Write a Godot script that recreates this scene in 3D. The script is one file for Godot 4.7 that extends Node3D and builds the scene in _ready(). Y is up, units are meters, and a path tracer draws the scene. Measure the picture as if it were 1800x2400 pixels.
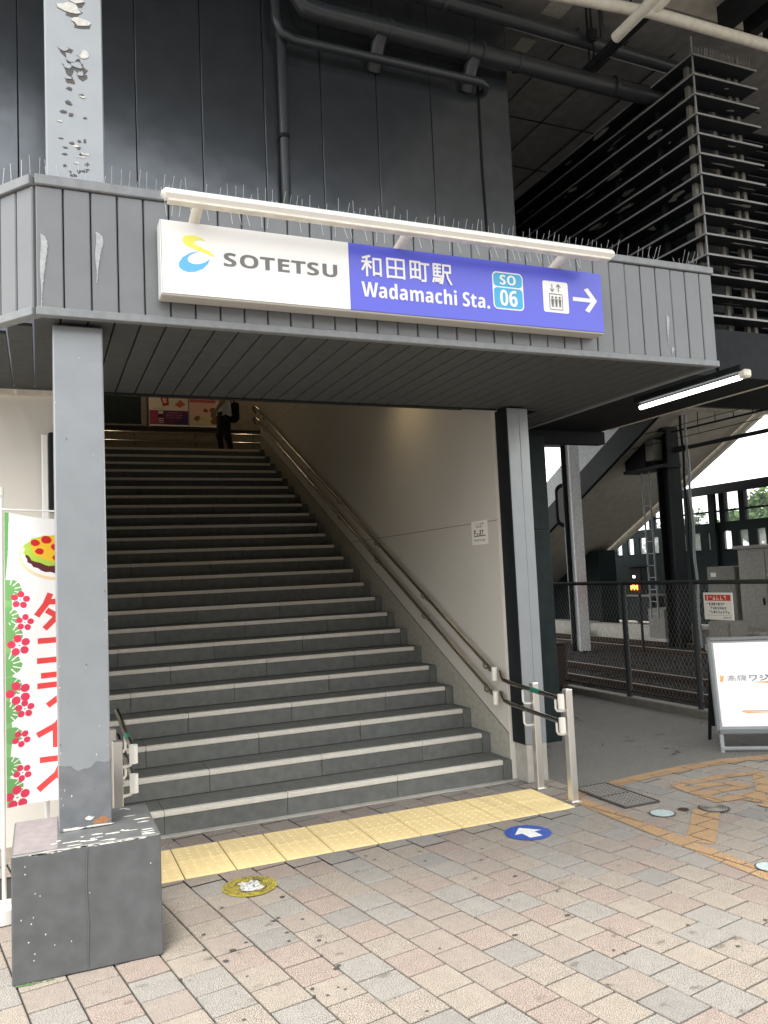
extends Node3D
# ---------------------------------------------------------------- helpers
var used := {}
var meshes := {}
var M := {}
var rng := RandomNumberGenerator.new()

func numbered(n: String) -> String:
	if not used.has(n):
		used[n] = 0
		return n
	used[n] += 1
	return "%s_%03d" % [n, used[n]]

func tag(o: Node, label: String, category: String, group := "") -> Node:
	o.set_meta("label", label)
	o.set_meta("category", category)
	if group != "":
		o.set_meta("group", group)
	return o

func thing(called: String, label: String, category: String, at := Vector3.ZERO, group := "", turn := 0.0) -> Node3D:
	var o := Node3D.new()
	o.name = numbered(called)
	add_child(o)
	o.position = at
	o.rotation.y = turn
	tag(o, label, category, group)
	return o

func structure(o: Node) -> Node:
	o.set_meta("kind", "structure")
	return o

func put(called: String, mesh: Mesh, m: Material, parent: Node, at := Vector3.ZERO, rot := Vector3.ZERO) -> MeshInstance3D:
	var o := MeshInstance3D.new()
	o.name = numbered(called) if parent == self else called
	o.mesh = mesh
	o.material_override = m
	o.position = at
	o.rotation = rot
	parent.add_child(o, true)
	return o

# one face, wound so that it faces n
func face(st: SurfaceTool, p: Array, n: Vector3) -> void:
	var q := p
	if (Vector3(p[0]) - Vector3(p[2])).cross(Vector3(p[0]) - Vector3(p[1])).dot(n) < 0.0:
		q = p.duplicate()
		q.reverse()
	for i in range(1, q.size() - 1):
		for k in [0, i, i + 1]:
			st.set_normal(n)
			st.add_vertex(q[k])

func begin() -> SurfaceTool:
	var st := SurfaceTool.new()
	st.begin(Mesh.PRIMITIVE_TRIANGLES)
	return st

# chamfered box centred on c
func add_box(st: SurfaceTool, c: Vector3, s: Vector3, b := 0.0, basis := Basis()) -> void:
	var h := s * 0.5
	b = minf(b, minf(h.x, minf(h.y, h.z)) * 0.9)
	var ax := [Vector3(1, 0, 0), Vector3(0, 1, 0), Vector3(0, 0, 1)]
	for i in 3:
		var u: Vector3 = ax[(i + 1) % 3]
		var w: Vector3 = ax[(i + 2) % 3]
		var hu: float = h[(i + 1) % 3] - b
		var hw: float = h[(i + 2) % 3] - b
		for sg in [-1.0, 1.0]:
			var n: Vector3 = ax[i] * sg
			var o: Vector3 = n * h[i]
			var q := []
			for k in [[-1, -1], [1, -1], [1, 1], [-1, 1]]:
				q.append(c + basis * (o + u * hu * k[0] + w * hw * k[1]))
			face(st, q, basis * n)
	if b <= 0.0:
		return
	for i in 3:
		var j := (i + 1) % 3
		var k := (i + 2) % 3
		for sj in [-1.0, 1.0]:
			for sk in [-1.0, 1.0]:
				var nj: Vector3 = ax[j] * sj
				var nk: Vector3 = ax[k] * sk
				var a: Vector3 = ax[i] * (h[i] - b)
				var p1: Vector3 = nj * h[j] + nk * (h[k] - b)
				var p2: Vector3 = nj * (h[j] - b) + nk * h[k]
				face(st, [c + basis * (p1 - a), c + basis * (p1 + a), c + basis * (p2 + a), c + basis * (p2 - a)], basis * (nj + nk).normalized())
	for sx in [-1.0, 1.0]:
		for sy in [-1.0, 1.0]:
			for sz in [-1.0, 1.0]:
				face(st, [c + basis * Vector3(sx * h.x, sy * (h.y - b), sz * (h.z - b)), c + basis * Vector3(sx * (h.x - b), sy * h.y, sz * (h.z - b)), c + basis * Vector3(sx * (h.x - b), sy * (h.y - b), sz * h.z)], basis * Vector3(sx, sy, sz).normalized())

func box_mesh(s: Vector3, b := 0.0) -> Mesh:
	var key := "b%.4f,%.4f,%.4f,%.4f" % [s.x, s.y, s.z, b]
	if not meshes.has(key):
		var st := begin()
		add_box(st, Vector3.ZERO, s, b)
		meshes[key] = st.commit()
	return meshes[key]

# box between two corners
func slab(called: String, a: Vector3, b: Vector3, m: Material, parent: Node, bev := 0.0) -> MeshInstance3D:
	var lo := Vector3(minf(a.x, b.x), minf(a.y, b.y), minf(a.z, b.z))
	var hi := Vector3(maxf(a.x, b.x), maxf(a.y, b.y), maxf(a.z, b.z))
	return put(called, box_mesh(hi - lo, bev), m, parent, (lo + hi) * 0.5)

func add_tube(st: SurfaceTool, pts: Array, r: float, sides := 12, caps := true) -> void:
	var n := pts.size()
	var t: Vector3 = (Vector3(pts[1]) - Vector3(pts[0])).normalized()
	var u := t.cross(Vector3.UP if absf(t.y) < 0.9 else Vector3.RIGHT).normalized()
	var rings := []
	var nrm := []
	for i in n:
		var d: Vector3 = (Vector3(pts[mini(i + 1, n - 1)]) - Vector3(pts[maxi(i - 1, 0)])).normalized()
		u = (u - d * u.dot(d)).normalized()
		var w := d.cross(u)
		var ring := []
		var nn := []
		for k in sides:
			var a := TAU * k / sides
			var dir := u * cos(a) + w * sin(a)
			nn.append(dir)
			ring.append(Vector3(pts[i]) + dir * r)
		rings.append(ring)
		nrm.append(nn)
	for i in n - 1:
		for k in sides:
			var k2 := (k + 1) % sides
			var vs := [[rings[i][k], nrm[i][k]], [rings[i][k2], nrm[i][k2]], [rings[i + 1][k2], nrm[i + 1][k2]], [rings[i + 1][k], nrm[i + 1][k]]]
			for q in [0, 2, 1, 0, 3, 2]:
				st.set_normal(vs[q][1])
				st.add_vertex(vs[q][0])
	if caps:
		face(st, rings[0].duplicate(), (Vector3(pts[0]) - Vector3(pts[1])).normalized())
		face(st, rings[n - 1].duplicate(), (Vector3(pts[n - 1]) - Vector3(pts[n - 2])).normalized())

func tube(pts: Array, r: float, sides := 12) -> Mesh:
	var st := begin()
	add_tube(st, pts, r, sides)
	return st.commit()

# flat polygon given in a plane: origin o, axes u and v; extruded back by t along -n
func add_plate(st: SurfaceTool, poly: PackedVector2Array, o: Vector3, u: Vector3, v: Vector3, t: float) -> void:
	var n := u.cross(v).normalized()
	var ids := Geometry2D.triangulate_polygon(poly)
	for i in range(0, ids.size(), 3):
		var p := []
		for k in 3:
			var q := poly[ids[i + k]]
			p.append(o + u * q.x + v * q.y)
		face(st, p, n)
		if t > 0.0:
			face(st, [p[0] - n * t, p[1] - n * t, p[2] - n * t], -n)
	if t > 0.0:
		var cw := Geometry2D.is_polygon_clockwise(poly)
		for i in poly.size():
			var a := poly[i]
			var b := poly[(i + 1) % poly.size()]
			var e := (b - a).normalized()
			var out := Vector2(e.y, -e.x) * (-1.0 if cw else 1.0)
			var p0 := o + u * a.x + v * a.y
			var p1 := o + u * b.x + v * b.y
			face(st, [p0, p1, p1 - n * t, p0 - n * t], (u * out.x + v * out.y).normalized())

func plate(poly: PackedVector2Array, o: Vector3, u: Vector3, v: Vector3, t: float) -> Mesh:
	var st := begin()
	add_plate(st, poly, o, u, v, t)
	return st.commit()

func stroke_poly(a: Vector2, b: Vector2, w: float) -> PackedVector2Array:
	var d := (b - a).normalized()
	var n := Vector2(-d.y, d.x) * w * 0.5
	return PackedVector2Array([a - n, b - n, b + n, a + n])

func disc_poly(c: Vector2, rx: float, ry: float, k := 24, wob := 0.0) -> PackedVector2Array:
	var p := PackedVector2Array()
	for i in k:
		var a := TAU * i / k
		var f := 1.0 + (rng.randf_range(-wob, wob) if wob > 0.0 else 0.0)
		p.append(c + Vector2(cos(a) * rx, sin(a) * ry) * f)
	return p

func round_rect(a: Vector2, b: Vector2, r: float) -> PackedVector2Array:
	var p := PackedVector2Array()
	for q in [[b.x - r, b.y - r, 0], [a.x + r, b.y - r, 1], [a.x + r, a.y + r, 2], [b.x - r, a.y + r, 3]]:
		for i in 6:
			var t: float = PI * 0.5 * (q[2] + i / 5.0)
			p.append(Vector2(q[0] + cos(t) * r, q[1] + sin(t) * r))
	return p

# characters written with strokes in a unit box
func glyph(strokes: Array, o: Vector3, u: Vector3, v: Vector3, w: float) -> Mesh:
	var st := begin()
	var n := u.cross(v).normalized()
	var k := 0
	for s in strokes:
		for i in range(0, s.size() - 2, 2):
			var a := Vector2(s[i] * u.length(), s[i + 1] * v.length())
			var b := Vector2(s[i + 2] * u.length(), s[i + 3] * v.length())
			var e := (b - a).normalized() * w * 0.35
			add_plate(st, stroke_poly(a - e, b + e, w), o + n * (0.0003 * k), u.normalized(), v.normalized(), 0.0)
			k += 1
	return st.commit()

# lettering stretched into a box of the plane z = z
func text(called: String, s: String, bold: bool, x0: float, x1: float, y0: float, y1: float, z: float, m: Material, parent: Node) -> MeshInstance3D:
	var f := SystemFont.new()
	f.font_names = PackedStringArray(["Droid Sans"])
	f.font_weight = 700 if bold else 400
	var t := TextMesh.new()
	t.text = s
	t.font = f
	t.font_size = 64
	t.pixel_size = 0.01
	t.depth = 0.01
	t.curve_step = 1.0
	var bb := t.get_aabb()
	var o := put(called, t, m, parent)
	o.scale = Vector3((x1 - x0) / bb.size.x, (y1 - y0) / bb.size.y, 0.3)
	o.position = Vector3(x0 - bb.position.x * o.scale.x, y0 - bb.position.y * o.scale.y, z)
	return o

# ---------------------------------------------------------------- materials
func lin(r: float, g: float, b: float) -> Color:
	return Color(r, g, b).linear_to_srgb()

func noise_image(size: int, freq: float, oct: int, sd: int, lo: float, hi: float, kind := FastNoiseLite.TYPE_SIMPLEX_SMOOTH, gain := 1.0) -> Image:
	var n := FastNoiseLite.new()
	n.seed = sd
	n.noise_type = kind
	n.frequency = freq
	n.fractal_octaves = oct
	var im := n.get_seamless_image(size, size, false, false, 0.15)
	im.convert(Image.FORMAT_L8)
	var d := im.get_data()
	for i in d.size():
		var x := clampf((d[i] / 255.0 - 0.5) * gain + 0.5, 0.0, 1.0)
		d[i] = int(255.0 * lerpf(lo, hi, x))
	return Image.create_from_data(size, size, false, Image.FORMAT_L8, d)

var tex := {}
func make_textures() -> void:
	# tone maps (multiplied with the colour) and fine relief
	tex["mottle"] = ImageTexture.create_from_image(noise_image(512, 0.012, 5, 3, 0.90, 1.0, FastNoiseLite.TYPE_SIMPLEX_SMOOTH, 1.5))
	tex["film"] = ImageTexture.create_from_image(noise_image(512, 0.006, 3, 51, 0.96, 1.0))
	tex["brushed"] = ImageTexture.create_from_image(noise_image(512, 0.02, 4, 9, 0.91, 1.0, FastNoiseLite.TYPE_SIMPLEX_SMOOTH, 1.4))
	var sp := noise_image(512, 0.20, 3, 5, 0.0, 1.0, FastNoiseLite.TYPE_SIMPLEX_SMOOTH, 2.4)
	var big := noise_image(512, 0.015, 3, 21, 0.93, 1.0)
	var d := sp.get_data()
	var bd := big.get_data()
	for i in d.size():
		var x: float = d[i] / 255.0
		var f := 0.86
		if x < 0.34:
			f = 0.34 + x * 1.3
		elif x > 0.72:
			f = 1.0
		d[i] = int(255.0 * clampf(f * bd[i] / 255.0, 0.0, 1.0))
	tex["speckle"] = ImageTexture.create_from_image(Image.create_from_data(512, 512, false, Image.FORMAT_L8, d))
	var sf := noise_image(512, 0.4, 2, 15, 0.0, 1.0, FastNoiseLite.TYPE_SIMPLEX_SMOOTH, 2.0).get_data()
	for i in sf.size():
		sf[i] = int(255.0 * (.55 + sf[i] / 255.0 * .6 if sf[i] < 90 else (.9 + .1 * sf[i] / 255.0)))
	tex["speckle_fine"] = ImageTexture.create_from_image(Image.create_from_data(512, 512, false, Image.FORMAT_L8, sf))
	var nb := noise_image(512, 0.25, 2, 31, 0.0, 1.0)
	nb.bump_map_to_normal_map(2.0)
	tex["grit_n"] = ImageTexture.create_from_image(nb)
	var nw := noise_image(512, 0.008, 3, 41, 0.0, 1.0)
	nw.convert(Image.FORMAT_RGBA8)
	nw.bump_map_to_normal_map(7.0)
	tex["wave_n"] = ImageTexture.create_from_image(nw)

func mat(key: String, c: Color, rough := 0.7, metal := 0.0, t := "", sc := 1.0, nt := "", ns := 0.0) -> StandardMaterial3D:
	var m := StandardMaterial3D.new()
	m.albedo_color = c
	m.roughness = rough
	m.metallic = metal
	if t != "" or nt != "":
		m.uv1_triplanar = true
		m.uv1_world_triplanar = true
		m.uv1_scale = Vector3.ONE * sc
	if t != "":
		m.albedo_texture = tex[t]
	if nt != "":
		m.normal_enabled = true
		m.normal_texture = tex[nt]
		m.normal_scale = ns
	M[key] = m
	return m

func glow(key: String, c: Color, e: float) -> void:
	var m := StandardMaterial3D.new()
	m.albedo_color = Color(0.9, 0.9, 0.9)
	m.emission_enabled = true
	m.emission = c
	m.emission_energy_multiplier = e
	M[key] = m

func make_materials() -> void:
	mat("fascia", lin(.170, .181, .193), .36, .0, "film", 1.6, "wave_n", .10)
	mat("fascia_trim", lin(.22, .232, .245), .4, .0, "brushed", 1.3)
	mat("column", lin(.27, .295, .32), .33, .15, "film", 2.0, "wave_n", .07).metallic_specular = .8
	mat("column_dark", lin(.165, .178, .195), .5, .0, "mottle", 1.4)
	mat("plinth", lin(.112, .121, .127), .45, .0, "mottle", 1.3, "wave_n", .12)
	mat("plinth_top", lin(.25, .23, .24), .55, .0, "mottle", 2.3)
	mat("chip", lin(.72, .71, .67), .8, .0, "mottle", 6.0)
	mat("patch_pale", lin(.40, .42, .44), .5, .0, "mottle", 5.0)
	mat("bare", lin(.13, .12, .115), .8, .0, "mottle", 7.0)
	mat("rust", lin(.38, .18, .09), .9, .0, "mottle", 8.0)
	mat("wall_dark", lin(.105, .117, .132), .22, .7, "brushed", .5, "wave_n", .04).metallic_specular = .9
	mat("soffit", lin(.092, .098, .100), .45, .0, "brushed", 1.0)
	mat("black", lin(.016, .018, .02), .5)
	mat("steel_dark", lin(.021, .024, .027), .5, .0, "mottle", 1.2)
	mat("steel_green", lin(.021, .031, .032), .55, .0, "mottle", 1.0)
	mat("steel_pale", lin(.62, .64, .66), .5, .0, "mottle", 1.5)
	mat("steel_grey", lin(.33, .35, .37), .5, .0, "mottle", 1.5)
	mat("pipe_dark", lin(.045, .05, .057), .33, .0, "mottle", 2.0)
	mat("louvre", lin(.03, .034, .038), .4, .0, "mottle", 2.0)
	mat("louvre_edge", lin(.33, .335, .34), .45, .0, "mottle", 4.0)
	mat("flake", lin(.42, .41, .38), .8, .0, "mottle", 4.0)
	mat("cream", lin(.84, .80, .70), .5, .0, "mottle", 1.5)
	mat("ceiling_grey", lin(.26, .255, .25), .8, .0, "mottle", .8)
	mat("ceiling_dark", lin(.10, .105, .11), .8, .0, "mottle", .8)
	mat("ceiling_cream", lin(.75, .71, .63), .8, .0, "mottle", .8)
	mat("ceiling_patch", lin(.5, .48, .44), .8, .0, "mottle", 2.0)
	mat("step", lin(0.152, 0.160, 0.151), .75, .0, "mottle", 1.3, "grit_n", .25)
	mat("step_b", lin(0.138, 0.144, 0.136), .75, .0, "mottle", 1.7, "grit_n", .25)
	mat("step_c", lin(0.165, 0.171, 0.158), .78, .0, "mottle", 1.5, "grit_n", .25)
	mat("step_core", lin(.05, .05, .05), .9)
	mat("nosing", lin(.92, .89, .81), .85, .0, "speckle_fine", 2.2, "grit_n", .9)
	mat("beige", lin(.68, .655, .605), .62, .0, "film", .25)
	mat("beige_light", lin(.80, .77, .71), .6, .0, "film", .3)
	mat("skirting", lin(.44, .43, .37), .85, .0, "mottle", 2.5, "grit_n", .5)
	mat("joint", lin(.035, .032, .03), .95)
	var pv := [[.445, .395, .345], [.44, .365, .325], [.415, .395, .37], [.46, .41, .355], [.425, .372, .332], [.37, .355, .338]]
	for i in pv.size():
		mat("paver%d" % i, lin(pv[i][0], pv[i][1], pv[i][2]), .85, .0, "speckle", 1.5 + .13 * i, "grit_n", .7)
	mat("tactile", lin(.88, .70, .36), .75, .0, "film", 3.0, "grit_n", .15)
	mat("asphalt", lin(.27, .263, .247), .85, .0, "speckle", .9, "grit_n", 1.0)
	mat("drip", lin(.085, .085, .08), .9)
	mat("scratch", lin(.17, .15, .13), .9)
	mat("stain", lin(.055, .05, .047), .8)
	mat("orange", lin(.60, .39, .21), .8, .0, "speckle", 1.3, "grit_n", .5)
	mat("grate", lin(.30, .28, .26), .6, .4, "mottle", 5.0)
	mat("iron", lin(.10, .095, .09), .55, .5, "mottle", 5.0)
	mat("cover_blue", lin(.42, .52, .53), .7, .0, "mottle", 4.0)
	mat("stainless", lin(.76, .745, .715), .3, .85)
	mat("rail", lin(.60, .56, .50), .2, .95)
	mat("rail_dark", lin(.36, .36, .35), .16, 1.0)
	mat("cap", lin(.80, .78, .72), .4)
	mat("green_tape", lin(.02, .16, .10), .4)
	mat("white", lin(.82, .82, .81), .35)
	mat("white_matt", lin(.80, .80, .79), .7)
	mat("sign_white", lin(.86, .86, .85), .25)
	mat("sign_blue", lin(.095, .11, .66), .3)
	mat("sign_cyan", lin(.03, .38, .68), .3)
	mat("sign_side", lin(.5, .49, .45), .5)
	mat("ink", lin(.16, .16, .16), .5)
	mat("logo_yellow", lin(.85, .80, .12), .4)
	mat("logo_blue", lin(.10, .42, .80), .4)
	mat("lamp_white", lin(.84, .83, .79), .35)
	mat("spike", lin(.62, .63, .64), .35, .3)
	mat("gravel", lin(.055, .05, .046), .95, .0, "speckle", 1.0, "grit_n", 1.0)
	mat("ground", lin(.17, .16, .145), .95, .0, "mottle", .3)
	mat("sleeper", lin(.07, .062, .055), .9, .0, "mottle", 2.0)
	mat("rail_steel", lin(.42, .40, .38), .3, .8)
	mat("rail_rust", lin(.06, .04, .03), .9, .0, "mottle", 6.0)
	mat("concrete", lin(.46, .44, .40), .9, .0, "mottle", .9, "grit_n", .6)
	mat("stair_under", lin(.55, .52, .46), .85, .0, "mottle", .5)
	mat("cabinet", lin(.42, .41, .37), .6, .0, "mottle", 1.5)
	mat("cabinet_dark", lin(.2, .19, .165), .6, .0, "mottle", 1.5)
	mat("brown_wall", lin(.20, .165, .12), .7, .0, "mottle", 1.0)
	mat("brown", lin(.03, .022, .018), .6)
	mat("fence", lin(.035, .037, .037), .5)
	mat("fence_light", lin(.22, .22, .2), .5)
	mat("leaf", lin(.10, .19, .05), .7).backlight = Color(.25, .35, .12)
	mat("leaf_dark", lin(.06, .12, .045), .7).backlight = Color(.15, .25, .1)
	mat("bark", lin(.12, .09, .07), .9)
	mat("sticker_blue", lin(.03, .09, .42), .5, .0, "mottle", 5.0)
	mat("sticker_yellow", lin(.62, .52, .05), .7, .0, "speckle", 2.0)
	mat("sticker_white", lin(.82, .83, .85), .6, .0, "mottle", 8.0)
	mat("sign_red", lin(.55, .09, .05), .5)
	mat("tan", lin(.46, .40, .33), .8, .0, "mottle", 2.0)
	var g := mat("glass", Color(.8, .85, .88, .14), .05)
	g.transparency = BaseMaterial3D.TRANSPARENCY_ALPHA
	var fg := mat("frosted", Color(.95, .97, .97, .30), .1)
	fg.transparency = BaseMaterial3D.TRANSPARENCY_ALPHA
	for k in ["steel_dark", "steel_green", "black", "louvre", "soffit", "gravel", "sleeper", "rail_rust", "brown", "fence", "ceiling_dark", "ceiling_grey"]:
		M[k].metallic_specular = .22
		M[k].roughness = maxf(M[k].roughness, .55)
	glow("tube_lit", Color(1, 1, .97), 3.0)
	glow("tube_warm", Color(1, .86, .62), 2.2)
	glow("amber", Color(1, .5, .1), 1.6)

# ---------------------------------------------------------------- drawing on images (flat print)
func fill_poly(im: Image, p: PackedVector2Array, c: Color) -> void:
	var y0 := 1e9
	var y1 := -1e9
	for q in p:
		y0 = minf(y0, q.y)
		y1 = maxf(y1, q.y)
	for y in range(maxi(0, int(y0)), mini(im.get_height() - 1, int(y1)) + 1):
		var xs := []
		var yy := y + 0.5
		for i in p.size():
			var a := p[i]
			var b := p[(i + 1) % p.size()]
			if (a.y <= yy) != (b.y <= yy):
				xs.append(a.x + (yy - a.y) / (b.y - a.y) * (b.x - a.x))
		xs.sort()
		for i in range(0, xs.size() - 1, 2):
			var a := maxi(0, roundi(xs[i]))
			var b := mini(im.get_width(), roundi(xs[i + 1]))
			if b > a:
				im.fill_rect(Rect2i(a, y, b - a, 1), c)

func ink(im: Image, strokes: Array, o: Vector2, s: Vector2, w: float, c: Color) -> void:
	for k in strokes:
		for i in range(0, k.size() - 2, 2):
			var a := o + Vector2(k[i], 1.0 - k[i + 1]) * s
			var b := o + Vector2(k[i + 2], 1.0 - k[i + 3]) * s
			var e := (b - a).normalized() * w * 0.4
			fill_poly(im, stroke_poly(a - e, b + e, w), c)

func print_material(im: Image, rough := 0.6) -> StandardMaterial3D:
	var m := StandardMaterial3D.new()
	m.albedo_texture = ImageTexture.create_from_image(im)
	m.roughness = rough
	return m

# sheet with texture coordinates: a top-left, b top-right, c bottom-right, d bottom-left
func sheet(a: Vector3, b: Vector3, c: Vector3, d: Vector3) -> Mesh:
	var st := begin()
	var n := (b - a).cross(d - a).normalized() * -1.0
	var p := [a, b, c, d]
	var uv := [Vector2(0, 0), Vector2(1, 0), Vector2(1, 1), Vector2(0, 1)]
	for i in [0, 1, 2, 0, 2, 3]:
		st.set_normal(n)
		st.set_uv(uv[i])
		st.add_vertex(p[i])
	return st.commit()

# rows of small unreadable print
func small_print(im: Image, x0: int, y0: int, w: int, h: int, c: Color) -> void:
	var x := x0
	while x < x0 + w - h:
		for k in 4:
			if rng.randf() < 0.75:
				var horizontal := rng.randf() < 0.5
				var q := maxi(1, h / 5)
				if horizontal:
					im.fill_rect(Rect2i(x, y0 + rng.randi_range(0, h - q), int(h * .8), q), c)
				else:
					im.fill_rect(Rect2i(x + rng.randi_range(0, int(h * .8) - q), y0, q, h), c)
		x += int(h * 1.08)

const KANJI := {
	"wa": [[.42, .97, .08, .86], [.03, .68, .48, .68], [.26, .90, .26, .0], [.25, .66, .03, .28], [.28, .62, .46, .40], [.60, .85, .95, .85], [.60, .85, .60, .05], [.95, .85, .95, .05], [.60, .14, .95, .14]],
	"da": [[.05, .95, .95, .95], [.05, .95, .05, .03], [.95, .95, .95, .03], [.05, .08, .95, .08], [.05, .52, .95, .52], [.5, .95, .5, .08]],
	"machi": [[.04, .95, .52, .95], [.04, .95, .04, .12], [.52, .95, .52, .12], [.04, .18, .52, .18], [.04, .56, .52, .56], [.28, .95, .28, .18], [.56, .88, 1.0, .88], [.80, .88, .80, .06], [.80, .04, .62, .04]],
	"eki": [[.08, .95, .08, .38], [.08, .95, .46, .95], [.08, .76, .44, .76], [.08, .58, .44, .58], [.08, .38, .49, .38], [.27, .95, .27, .38], [.49, .38, .45, .03, .38, .03], [.07, .24, .02, .06], [.17, .24, .17, .09], [.27, .24, .29, .09], [.36, .25, .39, .15], [.58, .93, .95, .93], [.95, .93, .95, .58], [.58, .58, .95, .58], [.58, .93, .56, .40, .48, .0], [.75, .56, .82, .28, .98, .0]],
	"ta": [[.42, 1., .28, .72, .02, .42], [.35, .80, .95, .80], [.95, .80, .78, .40, .30, .0], [.38, .50, .66, .34]],
	"ko": [[.08, .9, .92, .9], [.92, .9, .92, .05], [.05, .1, .92, .1]],
	"ra": [[.18, .95, .85, .95], [.05, .62, .95, .62], [.95, .62, .80, .25, .38, .0]],
	"i": [[.92, 1., .60, .62, .02, .40], [.58, .62, .58, .0]],
	"su": [[.10, .92, .86, .92], [.86, .92, .60, .42, .02, .02], [.60, .42, .98, .05]],
	"taka": [[.5, 1., .5, .88], [.05, .86, .95, .86], [.3, .74, .7, .74], [.3, .74, .3, .58], [.7, .74, .7, .58], [.3, .58, .7, .58], [.1, .46, .9, .46], [.1, .46, .1, .0], [.9, .46, .9, .0], [.32, .32, .68, .32], [.32, .32, .32, .12], [.68, .32, .68, .12], [.32, .12, .68, .12]],
	"sen": [[.25, 1., .05, .75], [.05, .75, .35, .72], [.4, .9, .08, .48], [.05, .46, .42, .5], [.24, .48, .24, .0], [.08, .3, .03, .1], [.4, .3, .46, .12], [.62, 1., .58, .9], [.5, .88, .95, .88], [.5, .88, .5, .58], [.95, .88, .95, .58], [.5, .73, .95, .73], [.5, .58, .95, .58], [.72, .56, .72, .0], [.5, .42, .68, .4], [.68, .4, .5, .1], [.95, .5, .76, .32], [.76, .36, .98, .05]],
	"wa_kana": [[.1, .9, .92, .9], [.1, .9, .1, .55], [.92, .9, .82, .4, .4, .02]],
	"ji_kana": [[.12, .92, .35, .80], [.05, .62, .28, .50], [.1, .05, .6, .25, .95, .7], [.7, 1., .78, .84], [.88, 1., .96, .86]],
	"n_kana": [[.1, .9, .35, .74], [.1, .08, .6, .25, .95, .75]],
}

func _ready() -> void:
	# ------------------------------------------------------------ camera, sky, sun, exposure
	rng.seed = 20240611
	var cam := Camera3D.new()
	cam.name = "camera"
	add_child(cam)
	cam.position = Vector3(-3.4017, 1.684, 5.7929)
	cam.rotation = Vector3(0.0769, -0.4015, -0.0451)
	cam.fov = 64.32
	cam.near = 0.05
	cam.far = 900.0
	cam.current = true
	var env := Environment.new()
	env.background_mode = Environment.BG_SKY
	var sm := ProceduralSkyMaterial.new()
	sm.sky_top_color = Color(.97, .97, .97)
	sm.sky_horizon_color = Color(1.0, 1.0, .99)
	sm.ground_horizon_color = Color(.62, .62, .61)
	sm.ground_bottom_color = Color(.45, .44, .42)
	sm.sky_curve = .2
	sm.sun_angle_max = 0.0
	var sky := Sky.new()
	sky.sky_material = sm
	env.sky = sky
	env.background_energy_multiplier = 1.0
	env.tonemap_mode = Environment.TONE_MAPPER_LINEAR
	env.tonemap_exposure = 3.2
	env.sdfgi_enabled = true
	env.ssao_enabled = true
	env.ssil_enabled = true
	var we := WorldEnvironment.new()
	we.name = "world_environment"
	we.environment = env
	add_child(we)
	var sun := DirectionalLight3D.new()
	sun.name = "sun"
	sun.light_energy = 0.5
	sun.light_color = Color(1, .97, .92)
	sun.light_angular_distance = 14.0
	sun.shadow_enabled = true
	sun.rotation = Vector3(deg_to_rad(-72), deg_to_rad(-35), 0)
	add_child(sun)
	make_textures()
	make_materials()
	build_ground()
	build_staircase()
	build_stairwell()
	build_station_building()
	build_canopy()
	build_columns()
	build_overhead()
	build_louvres()
	build_passage()
	build_railway()
	build_sign()
	build_handrails()
	build_left_side()
	build_floor_items()
	build_upper_hall()
	build_square()
	build_person()

# ---------------------------------------------------------------- ground
const PAVER_D := Vector2(.16767, .98584)
const PAVER_N := Vector2(-.98584, .16767)

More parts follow.
